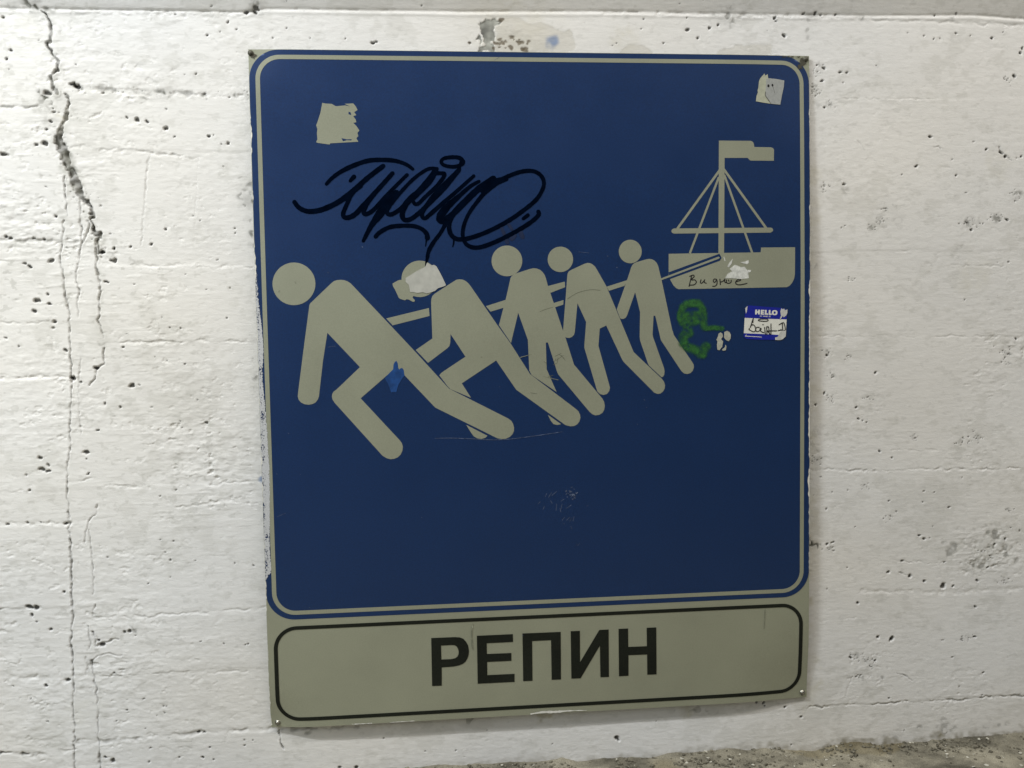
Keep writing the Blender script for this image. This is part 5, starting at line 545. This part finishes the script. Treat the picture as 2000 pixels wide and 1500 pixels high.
def build_ground():
    xs = grown(0.15, 1.52, 0.002, -3.5, 4.5)
    ys = grown(-0.16, 0.012, 0.002, -6.0, 0.03)
    X, Y = np.meshgrid(xs, ys, indexing='ij')
    edge = np.interp(xs, GX, GZ)[:, None]
    edge = np.where(X < GX[0], -0.0905, edge)
    n = fbm(xs, ys, 0.03, 0.02, 4, 0.6)
    Zg = -0.108 + 0.0016 * n * np.exp(-np.clip(-Y, 0, 9) / 0.6)
    fall = np.exp(-np.clip(-Y, 0, 1) / 0.022)
    Zg = Zg * (1 - fall) + (edge + 0.0012 * n) * fall
    C = np.zeros(X.shape + (3,)) + np.array([0.25, 0.232, 0.18])
    C *= (1 + 0.22 * fbm(xs, ys, 0.05, 0.03, 4, 0.7))[..., None].clip(0.45, 1.6)
    yel = smooth((fbm(xs, ys, 0.09, 0.06, 2) - 0.7) / 0.6)[..., None]
    C = C * (1 - 0.4 * yel) + 0.4 * yel * np.array([0.23, 0.19, 0.10])
    me = grid_mesh("ground", X, Y, Zg, colors={"soil": C})
    m, nt, N, L, p = nodes_of("gritty_soil")
    at = N.new("ShaderNodeAttribute"); at.attribute_name = "soil"
    n1 = tex_noise(nt, 500, 4, 0.75)
    n2 = tex_noise(nt, 230, 2, 0.5)
    hs = N.new("ShaderNodeVectorMath"); hs.operation = 'SCALE'
    L.new(at.outputs["Color"], hs.inputs[0]); L.new(remap(nt, n1.outputs["Fac"], 0.3, 0.7, 0.6, 1.35), hs.inputs["Scale"])
    L.new(hs.outputs[0], p.inputs["Base Color"]); p.inputs["Roughness"].default_value = 0.95
    p.inputs["Specular IOR Level"].default_value = 0.15
    bp = N.new("ShaderNodeBump"); bp.inputs["Strength"].default_value = 0.9; bp.inputs["Distance"].default_value = 0.002
    L.new(n2.outputs["Fac"], bp.inputs["Height"]); L.new(bp.outputs[0], p.inputs["Normal"])
    o = link("ground", me, m)
    tag(o, "dusty grey brown ground along the foot of the wall", kind="structure")

    def crumbs(name, count, rmin, rmax, mat, flat, label, spread):
        bm = bmesh.new()
        for k in range(count):
            x = random.uniform(0.22, 1.5)
            y = -0.002 - abs(random.gauss(0, spread))
            if y < -0.2: continue
            r = rmin + (rmax - rmin) * random.random() ** 3
            e = float(np.interp(x, GX, GZ)); f = math.exp(y / 0.022)
            z = -0.108 * (1 - f) + e * f
            mtx = Matrix.Translation((x, y, z + r * 0.3 * flat)) @ Matrix.Rotation(random.uniform(0, 6.28), 4, 'Z') @ Matrix.Rotation(random.uniform(-.5, .5), 4, 'X') @ Matrix.Diagonal((r * random.uniform(.8, 1.5), r * random.uniform(.7, 1.1), r * random.uniform(.6, .9) * flat, 1))
            g = bmesh.ops.create_icosphere(bm, subdivisions=1, radius=1.0, matrix=mtx)
            for v in g['verts']:
                v.co += Vector((random.uniform(-1, 1), random.uniform(-1, 1), random.uniform(-1, 1))) * r * 0.18 * flat
        me2 = bpy.data.meshes.new(name); bm.to_mesh(me2); bm.free()
        o2 = link(name, me2, mat)
        tag(o2, label, kind="stuff")
    crumbs("gravel", 1700, 0.0007, 0.0042, plain_material("grit", (0.165, 0.152, 0.115), 0.9, 0.2, vary=0.5, scale=120), 0.8,
           "loose grit and crumbs lying along the foot of the wall", 0.035)
    crumbs("paint_flakes", 260, 0.0007, 0.0042, plain_material("paint_flake", (0.56, 0.54, 0.46), 0.8, 0.3, vary=0.25, scale=90), 0.35,
           "small white paint flakes scattered on the dusty ground", 0.05)


build_ground()


# ------------------------------------------------------------------ the sheet metal sign
def sm1(t):
    t = min(1.0, max(0.0, t))
    return t * t * (3 - 2 * t)


def gap(u, v):
    """how far the front of the sheet stands off the wall: pinned at the corners, bowed out between them"""
    u = min(1, max(0, u)); v = min(1.197, max(0, v))
    cu = min(u, 1 - u); cv = min(v, 1.197 - v)
    pr = 0.045 if u < 0.5 else 0.085
    pinch = math.exp(-((cu / pr) ** 2 + (cv / pr) ** 2))
    return 0.0065 + 0.0095 * (1 - pinch) * (0.35 + 0.65 * sm1((1.197 - v) / 0.5))


def P3(u, v, off=0.0):
    return Vector((u, -(gap(u, v) + off), v))


ULINES = sorted(set([round(i * 0.006, 4) for i in range(1, 20)] + [round(0.12 + i * 0.05, 3) for i in range(1, 14)] + [round(0.80 + i * 0.008, 4) for i in range(0, 25)]))
VLINES = sorted(set([round(i * 0.008, 4) for i in range(1, 22)] + [round(0.697 + i * 0.025, 4) for i in range(0, 14)] + [round(1.03 + i * 0.008, 4) for i in range(0, 21)]))


def flat_to_sheet(bm, off, skirt=0.0):
    us = [v.co.x for v in bm.verts]; vs = [v.co.y for v in bm.verts]
    u0, u1, v0, v1 = min(us), max(us), min(vs), max(vs)
    for c in ULINES:
        if u0 + 1e-5 < c < u1 - 1e-5:
            bmesh.ops.bisect_plane(bm, geom=bm.verts[:] + bm.edges[:] + bm.faces[:], dist=1e-7, plane_co=(c, 0, 0), plane_no=(1, 0, 0))
    for c in VLINES:
        if v0 + 1e-5 < c < v1 - 1e-5:
            bmesh.ops.bisect_plane(bm, geom=bm.verts[:] + bm.edges[:] + bm.faces[:], dist=1e-7, plane_co=(0, c, 0), plane_no=(0, 1, 0))
    bmesh.ops.triangulate(bm, faces=[f for f in bm.faces if len(f.verts) > 4])
    for v in bm.verts:
        v.co = P3(v.co.x, v.co.y, off)
    for f in bm.faces:
        f.normal_update()
        if f.normal.y > 0: f.normal_flip()
        f.smooth = True
    if skirt:
        be = [e for e in bm.edges if len(e.link_faces) == 1]
        for e in be:
            a, b = e.verts
            q = [bm.verts.new(a.co), bm.verts.new(b.co), bm.verts.new(b.co + Vector((0, skirt, 0))), bm.verts.new(a.co + Vector((0, skirt, 0)))]
            bm.faces.new(q)


def tri_poly(bm, outer, holes=()):
    loops = [[Vector((x, y, 0)) for x, y in outer]] + [[Vector((x, y, 0)) for x, y in h] for h in holes]
    tris = tessellate_polygon(loops)
    vs = [bm.verts.new(v) for lp in loops for v in lp]
    for t in tris:
        if len(set(t)) == 3:
            try: bm.faces.new([vs[i] for i in t])
            except ValueError: pass


def layer(name, polys, off, mat, parent, skirt=0.0003, label=None):
    """polys: list of (outer, [holes])"""
    bm = bmesh.new()
    for k, (outer, holes) in enumerate(polys):
        tri_poly(bm, outer, holes)
    flat_to_sheet(bm, off, skirt)
    me = bpy.data.meshes.new(name); bm.to_mesh(me); bm.free()
    o = link(name, me, mat, parent)
    if label: o["label"] = label
    return o


def spline(pts, n=6):
    if len(pts) < 3: return [tuple(p) for p in pts]
    P = [pts[0]] + list(pts) + [pts[-1]]
    out = []
    for i in range(1, len(P) - 2):
        p0, p1, p2, p3 = P[i - 1], P[i], P[i + 1], P[i + 2]
        for k in range(n):
            t = k / n
            out.append(tuple(0.5 * ((2 * p1[j]) + (-p0[j] + p2[j]) * t + (2 * p0[j] - 5 * p1[j] + 4 * p2[j] - p3[j]) * t * t + (-p0[j] + 3 * p1[j] - 3 * p2[j] + p3[j]) * t ** 3) for j in (0, 1)))
    out.append(tuple(P[-2]))
    return out


def strokes(name, lines, off, mat, parent, curved=True, wob=0.0, label=None, caps=8):
    """pen or marker lines of changing width, merged into one flat outline"""
    V = []; Fc = []

    def add(poly):
        b = len(V)
        V.extend(Vector((x * 1000, y * 1000)) for x, y in poly)
        Fc.append(list(range(b, b + len(poly))))
    for pts, ws in lines:
        sp = spline(pts) if curved else [tuple(p) for p in pts]
        n = len(sp)
        wd = []
        for i in range(n):
            t = i / max(1, n - 1) * (len(ws) - 1)
            j = min(int(t), len(ws) - 2) if len(ws) > 1 else 0
            w = ws[0] if len(ws) == 1 else ws[j] + (ws[j + 1] - ws[j]) * (t - j)
            wd.append(w * (1 + wob * random.uniform(-1, 1)) / 2)
        for i in range(n - 1):
            (x0, y0), (x1, y1) = sp[i], sp[i + 1]
            d = math.hypot(x1 - x0, y1 - y0)
            if d < 1e-7: continue
            nx, ny = -(y1 - y0) / d, (x1 - x0) / d
            a, b = wd[i], wd[i + 1]
            add([(x0 - nx * a, y0 - ny * a), (x1 - nx * b, y1 - ny * b), (x1 + nx * b, y1 + ny * b), (x0 + nx * a, y0 + ny * a)])
        for i in range(n):
            if i in (0, n - 1) or wd[i] > 0.0012:
                add([(sp[i][0] + wd[i] * math.cos(k * 2 * math.pi / caps + .2), sp[i][1] + wd[i] * math.sin(k * 2 * math.pi / caps + .2)) for k in range(caps)])
    r = delaunay_2d_cdt(V, [], Fc, 0, 1e-5)
    bm = bmesh.new()
    vs = [bm.verts.new((v[0] / 1000, v[1] / 1000, 0)) for v in r[0]]
    for f, src in zip(r[2], r[5]):
        if not src: continue
        try: bm.faces.new([vs[i] for i in f])
        except ValueError: pass
    bmesh.ops.delete(bm, geom=[v for v in bm.verts if not v.link_faces], context='VERTS')
    flat_to_sheet(bm, off, 0.0)
    me = bpy.data.meshes.new(name); bm.to_mesh(me); bm.free()
    o = link(name, me, mat, parent)
    if label: o["label"] = label
    return o


def rrect(u0, v0, u1, v1, r, n=14):
    out = []
    for cx, cy, a0 in ((u1 - r, v1 - r, 0), (u0 + r, v1 - r, 90), (u0 + r, v0 + r, 180), (u1 - r, v0 + r, 270)):
        for k in range(n + 1):
            a = math.radians(a0 + 90 * k / n)
            out.append((cx + r * math.cos(a), cy + r * math.sin(a)))
    return out


def patch(name, u0, v0, u1, v1, off, fn, mat, parent, step=0.001, label=None):
    us = np.arange(u0, u1 + step / 2, step); vs = np.arange(v0, v1 + step / 2, step)
    U, V = np.meshgrid(us, vs, indexing='ij')
    Gp = np.vectorize(gap)(U, V)
    cov = fn(U, V, us, vs)
    c4 = (cov[:-1, :-1] + cov[1:, :-1] + cov[1:, 1:] + cov[:-1, 1:]) > 0.01
    me = grid_mesh(name, U, -(Gp + off), V, keep=c4, colors={"cover": cov})
    o = link(name, me, mat, parent)
    if label: o["label"] = label
    return o


M_GREY = film_material("reflective_grey_film", (0.335, 0.346, 0.256), 0.38, 0.9, 0.06, 500)
M_BLUE = film_material("reflective_blue_film", (0.0008, 0.0295, 0.124), 0.38, 0.95, 0.17, 420, bump=0.08, blotch=0.03, metal=0.38)
M_BLACK = film_material("black_print", (0.011, 0.013, 0.009), 0.55, 0.2, 0.25, 300, blotch=0.25, metal=0.0)
M_INK = plain_material("marker_ink", (0.0008, 0.0028, 0.009), 0.6, 0.0, vary=0.3, scale=60)
M_PEN = plain_material("pen_ink", (0.012, 0.012, 0.012), 0.6, 0.3)
M_SCR = plain_material("scratch", (0.11, 0.14, 0.22), 0.6, 0.3, vary=0.6, scale=200)
M_EDGE = plain_material("sheet_metal_edge", (0.32, 0.32, 0.28), 0.5, 0.5, 0.6)
M_WHITE_CHIP = plain_material("white_wall_paint", (0.72, 0.71, 0.66), 0.8, 0.3)

sign = bpy.data.objects.new("road_sign", None)
COL.objects.link(sign)
tag(sign, "big blue sheet metal sign with bent pictogram people hauling a boat, name panel below", "sign")


def build_plate():
    us = sorted(set([0.0, 1.0] + ULINES)); vs = sorted(set([0.0, SIGN_H, 0.35] + VLINES))
    vs = [v for v in vs if v <= SIGN_H]
    bm = bmesh.new()
    T = 0.0015
    fr = [[bm.verts.new(P3(u, v)) for v in vs] for u in us]
    bk = [[bm.verts.new(P3(u, v) + Vector((0, T, 0))) for v in vs] for u in us]
    for i in range(len(us) - 1):
        for j in range(len(vs) - 1):
            f = bm.faces.new([fr[i][j], fr[i + 1][j], fr[i + 1][j + 1], fr[i][j + 1]]); f.smooth = True
            bm.faces.new([bk[i][j], bk[i][j + 1], bk[i + 1][j + 1], bk[i + 1][j]])

    def rim(seq):
        for (a, b) in zip(seq[:-1], seq[1:]):
            q = [bm.verts.new(x.co) for x in (a[0], b[0], b[1], a[1])]
            f = bm.faces.new(q); f.material_index = 1
    nu, nv = len(us), len(vs)
    rim([(fr[i][0], bk[i][0]) for i in range(nu)]); rim([(fr[i][nv - 1], bk[i][nv - 1]) for i in range(nu)][::-1])
    rim([(fr[0][j], bk[0][j]) for j in range(nv)][::-1]); rim([(fr[nu - 1][j], bk[nu - 1][j]) for j in range(nv)])
    me = bpy.data.meshes.new("plate"); bm.to_mesh(me); bm.free()
    o = link("plate", me, M_GREY, sign); me.materials.append(M_EDGE)


build_plate()
Z1, Z2, Z3, Z4 = 0.0003, 0.0006, 0.0009, 0.0012
layer("blue_field", [(rrect(0.0006, 0.1984, 0.9994, 1.1964, 0.050), [])], Z1, M_BLUE, sign, 0.0002)
layer("border_line", [(rrect(0.0110, 0.2070, 0.9890, 1.1876, 0.041), [rrect(0.0186, 0.2142, 0.9816, 1.1803, 0.034)])], Z2, M_GREY, sign, 0.0002)
nb = layer("name_panel_border", [(rrect(0.0108, 0.0119, 0.9881, 0.1862, 0.041), [rrect(0.0178, 0.0184, 0.9811, 0.1797, 0.034)])], Z2, M_BLACK, sign, 0.0002)
for ch, outer, holes in LETTERS:
    layer("letter", [(outer, holes)], Z2, M_BLACK, sign, 0.0002, label="black capital letter " + ch)
for k, (head, bodies) in enumerate(FIGURES):
    o = layer("pictogram_person", [(q, []) for q in bodies], Z2 + 0.00003 * k, M_GREY, sign, 0.0002,
              label=("front hauler, biggest and bent lowest", "second hauler with a bent arm", "third hauler in the middle", "fourth hauler with a long straight arm", "last and smallest hauler next to the boat")[k])
    layer("head", [(head, [])], Z2 + 0.00003 * k, M_GREY, o, 0.0002)
for k, q in enumerate(ROPES):
    layer("tow_rope", [(q, [])], Z2 - 0.00004 - 0.00001 * k, M_GREY, sign, 0.0001)
boat = None
for k, (nm, q) in enumerate(BOAT):
    if nm == "hull":
        boat = layer("pictogram_boat", [(q, [])], Z2, M_GREY, sign, 0.0002)
    else:
        layer(nm, [(q, [])], Z2 - 0.00004 + 0.00001 * k, M_GREY, boat, 0.0002)
layer("rope_outline", [(ROPE_GAP[0], [])], Z2 + 0.00012, M_BLUE, sign, 0.0001)
layer("tow_rope", [(q, []) for q in ROPE_LINE], Z2 + 0.0002, M_GREY, sign, 0.0001)
layer("peeled_spot", [(FILM_GAPS[0], [])], Z2 + 0.00002, M_GREY, sign, 0.0001, label="pale square where the blue film has peeled away")
layer("peeled_spot", [(FILM_GAPS[1], [])], Z2 + 0.00018, M_GREY, sign, 0.0001, label="peeled area under the second head")
M_GLUE = plain_material("bare_sticker_glue", (0.40, 0.40, 0.33), 0.7, 0.3)
for q in FILM_GAPS[2:]:
    layer("torn_scrap", [(q, [])], Z4 + 0.0003, M_GLUE, sign, 0.0001, label="pale torn scrap beside the green paint")
for q in FILM_BITS:
    layer("film_remnant", [(q, [])], Z2 + 0.0001, M_BLUE, sign, 0.0001)
strokes("marker_tag", TAG, Z3, M_INK, sign, wob=0.06, label="black marker graffiti tag")
M_FADED = plain_material("faded_ink", (0.006, 0.016, 0.055), 0.5, 0.4)
for q in TAG_SMEAR:
    strokes("marker_smear", [q], Z3 - 0.0001, M_FADED, sign, wob=0.2)
strokes("boat_writing", BOAT_WRITING, Z3, M_PEN, sign, label="black handwritten word on the boat")
strokes("long_scratch", SCRATCH, Z3, M_SCR, sign)
tag(strokes("scuff_marks", SCUFFS, Z3, M_SCR, sign, caps=6), kind="stuff")
tag(strokes("scuff_marks", GREY_SCUFF, Z3, plain_material("grey_scuff", (0.13, 0.14, 0.10), 0.7, 0.3), sign, caps=6), kind="stuff")
M_MARK = plain_material("panel_mark", (0.235, 0.245, 0.18), 0.6, 0.3, vary=0.3)
for q in PANEL_MARKS:
    strokes("scuff_mark", [q], Z3, M_MARK, sign)
for q in PLATE_CHIPS:
    strokes("wall_paint_chip", [q], Z3 + 0.0001, M_WHITE_CHIP, sign, wob=0.6)

GR = np.array(GREEN)


def green_cover(U, V, us, vs):
    c = np.zeros(U.shape)
    for (x, y, r) in GREEN:
        i0, i1 = np.searchsorted(us, [x - 1.9 * r, x + 1.9 * r]); j0, j1 = np.searchsorted(vs, [y - 1.9 * r, y + 1.9 * r])
        d = np.hypot(U[i0:i1, j0:j1] - x, V[i0:i1, j0:j1] - y) / r
        c[i0:i1, j0:j1] = np.maximum(c[i0:i1, j0:j1], smooth((1.75 - d) / 1.1))
    n = fbm(us, vs, 0.006, 0.006, 3, 0.7)
    return np.clip(c * (0.74 + 0.20 * n), 0, 1)


patch("green_paint_mark", GR[:, 0].min() - .012, GR[:, 1].min() - .012, GR[:, 0].max() + .012, GR[:, 1].max() + .012, Z4, green_cover,
      cover_material("green_spray_paint", (0.018, 0.115, 0.020), 0.6, vary=0.25, scale=120), sign, label="green spray paint squiggle behind the last hauler")
layer("blue_paint_drip", [(BLUE_SMEAR, [])], Z3, plain_material("bright_blue_paint", (0.010, 0.055, 0.20), 0.45, 0.4, vary=0.35, scale=60), sign, 0.0001, label="brighter blue paint blot between the legs of the front hauler")


def left_scuff(U, V, us, vs):
    n = fbm(us, vs, 0.004, 0.006, 3, 0.7); nl = fbm(us, vs, 0.02, 0.05, 2)
    w = 0.0125 * smooth((0.93 - V) / 0.28) * smooth((V - 0.262) / 0.03) * (1 + 0.10 * nl)
    c = smooth((w - U) / 0.004)
    return np.clip(c * (0.66 + 0.20 * smooth((U - 0.004) / 0.006) * 1.0 + 0.10 * n), 0, 1) * (c > 0.01)


patch("worn_edge", 0.0004, 0.25, 0.020, 0.96, Z3, left_scuff,
      cover_material("scuffed_white_paint", (0.50, 0.51, 0.52), 0.7, speckle=0.42, scale=420), sign, label="edge strip scuffed white along the plate")


def right_overlap(U, V, us, vs):
    n = fbm(us, vs, 0.05, 0.02, 4, 0.75)
    w = 0.0009 + 0.0016 * smooth((0.93 - V) / 0.2) * smooth((V - 0.25) / 0.2) + 0.0007 * n
    return smooth((U - (1.0 - w)) / 0.0012)


patch("wall_paint_overlap", 0.990, 0.235, 0.9996, 1.13, Z3, right_overlap, cover_material("overlapping_wall_paint", (0.72, 0.70, 0.62), 0.8, vary=0.1), sign, step=0.0006)


def left_overlap(U, V, us, vs):
    n = fbm(us, vs, 0.05, 0.02, 4, 0.75)
    w = 0.0012 + 0.0008 * n + 0.0016 * smooth((0.1 - V) / 0.1)
    w = np.maximum(w, 0.0008) * smooth((1.10 - V) / 0.02)
    return smooth((w - U) / 0.0012)


patch("wall_paint_overlap", 0.0004, 0.004, 0.008, 1.10, Z3 + 0.0001, left_overlap, cover_material("overlapping_wall_paint_pale", (0.78, 0.77, 0.70), 0.8, vary=0.1), sign, step=0.0006)
M_STAIN = cover_material("brown_corner_dirt", (0.07, 0.065, 0.045), 0.8, speckle=0.35, scale=260, opacity=0.85)


def blob(cx, cy, rx, ry, a):
    def fn(U, V, us, vs):
        n = fbm(us, vs, 0.006, 0.006, 3, 0.7)
        return np.clip(a * smooth(1.2 - np.hypot((U - cx) / rx, (V - cy) / ry) - 0.25 * n), 0, 1)
    return fn


for (cx, cy, rx, ry, a) in ((0.006, 1.186, 0.009, 0.006, 0.75), (0.9885, 1.186, 0.012, 0.012, 0.8), (0.992, 0.006, 0.010, 0.008, 0.45), (0.965, 1.195, 0.03, 0.003, 0.5), (0.018, 0.006, 0.008, 0.007, 0.5)):
    patch("corner_dirt", max(0.0005, cx - rx * 1.5), max(0.0005, cy - ry * 1.5), min(0.9995, cx + rx * 1.5), min(1.1965, cy + ry * 1.5), Z3 + 0.0002, blob(cx, cy, rx, ry, a), M_STAIN, sign, step=0.0007)

# screws that pin the corners
M_STEEL = plain_material("screw_steel", (0.34, 0.33, 0.29), 0.30, 0.6, 1.0, vary=0.3)
M_RUST = plain_material("dirty_screw", (0.10, 0.095, 0.07), 0.5, 0.5, 0.4, vary=0.4)
for k, (u, v) in enumerate(SCREWS):
    bm = bmesh.new()
    prof = [(0.0048, 0.0), (0.0048, 0.0006), (0.0037, 0.0008), (0.0035, 0.0016), (0.0028, 0.0026), (0.0016, 0.0032), (0.0, 0.0034)]
    n = 20; rings = []
    for r, h in prof:
        if r == 0: rings.append([bm.verts.new(P3(u, v, 0.0010 + h))]); continue
        rings.append([bm.verts.new(P3(u, v, 0.0010 + h) + Vector((r * math.cos(t * 2 * math.pi / n), 0, r * math.sin(t * 2 * math.pi / n)))) for t in range(n)])
    for a, b in zip(rings[:-1], rings[1:]):
        for t in range(n):
            if len(b) == 1: f = bm.faces.new([a[t], a[(t + 1) % n], b[0]])
            else: f = bm.faces.new([a[t], a[(t + 1) % n], b[(t + 1) % n], b[t]])
            f.smooth = True
    bmesh.ops.recalc_face_normals(bm, faces=bm.faces[:])
    me = bpy.data.meshes.new("screw"); bm.to_mesh(me); bm.free()
    link("screw", me, M_RUST if k < 2 else M_STEEL, sign)

# ------------------------------------------------------------------ stickers on the sheet
M_PAPER = plain_material("sticker_paper", (0.70, 0.70, 0.63), 0.6, 0.4, vary=0.05)
M_TORNP = plain_material("torn_paper", (0.52, 0.52, 0.48), 0.8, 0.3, vary=0.16, scale=110)
M_STBLUE = plain_material("sticker_blue", (0.008, 0.016, 0.27), 0.35, 0.5, vary=0.06)


def sticker_root(name, label, cat):
    o = bpy.data.objects.new(name, None); COL.objects.link(o)
    return tag(o, label, cat)


st = sticker_root("name_sticker", "blue and white name tag sticker reading HELLO below the pictogram boat", "sticker")
S0 = 0.0010
layer("backing", [(q, []) for q in ST_BACK], S0, M_PAPER, st, 0.0002)
layer("header_band", [(q, []) for q in ST_HEAD], S0 + 0.0002, M_STBLUE, st, 0.0002)
layer("footer_band", [(q, []) for q in ST_FOOT], S0 + 0.0002, M_STBLUE, st, 0.0002)
layer("header_lettering", [(q, []) for q in HELLO] + [(HELLO_O[0], HELLO_O[1])], S0 + 0.0004, M_PAPER, st, 0)
strokes("small_lettering", MY_NAME_IS, S0 + 0.0004, M_PAPER, st, curved=False, caps=4)
strokes("handwriting", ST_WRITING, S0 + 0.0006, M_PEN, st, caps=6)
strokes("footer_line", ST_LINE, S0 + 0.0005, M_PAPER, st, caps=6)
layer("torn_corner", [(q, []) for q in ST_TEAR], S0 + 0.0007, M_TORNP, st, 0.0002)
for q in ST_TATTER:
    layer("torn_corner", [(q, [])], S0 + 0.0007, M_TORNP, st, 0.0002)

ts = sticker_root("torn_sticker", "torn grey paper sticker with two dark dots in the upper blue corner", "sticker")
layer("glue_layer", [(q, []) for q in TORN], S0 - 0.0001, plain_material("old_glue", (0.40, 0.41, 0.31), 0.6, 0.4, vary=0.1), ts, 0.0002)
layer("paper", [(q, []) for q in TORN_PAPER], S0 + 0.0002, plain_material("grey_paper", (0.33, 0.34, 0.325), 0.7, 0.4, vary=0.10, scale=200), ts, 0.0003)
layer("dot", [(TORN_DOTS[0], [])], S0 + 0.0004, M_PEN, ts, 0)
layer("dot", [(TORN_DOTS[1], [])], S0 + 0.0004, M_PEN, ts, 0)
strokes("crease", TORN_CREASE, S0 + 0.0004, plain_material("crease_dark", (0.09, 0.09, 0.08), 0.8, 0.3), ts)  # dark line drawn along the crease

tp = layer("sticker_remnant", [(q, []) for q in TAPE], S0 + 0.0004, plain_material("whitish_residue", (0.44, 0.44, 0.395), 0.6, 0.4, vary=0.12, scale=55), None, 0.0005)
tag(tp, "crumpled whitish sticker remnant torn across the head of the second pictogram hauler", "sticker")
hr = layer("sticker_residue", [(q, []) for q in HULL_RESIDUE], S0, plain_material("white_residue", (0.60, 0.61, 0.57), 0.7, 0.3, vary=0.22, scale=160), None, 0.0003)
tag(hr, "white scraped sticker residue on the hull of the pictogram boat", "sticker")
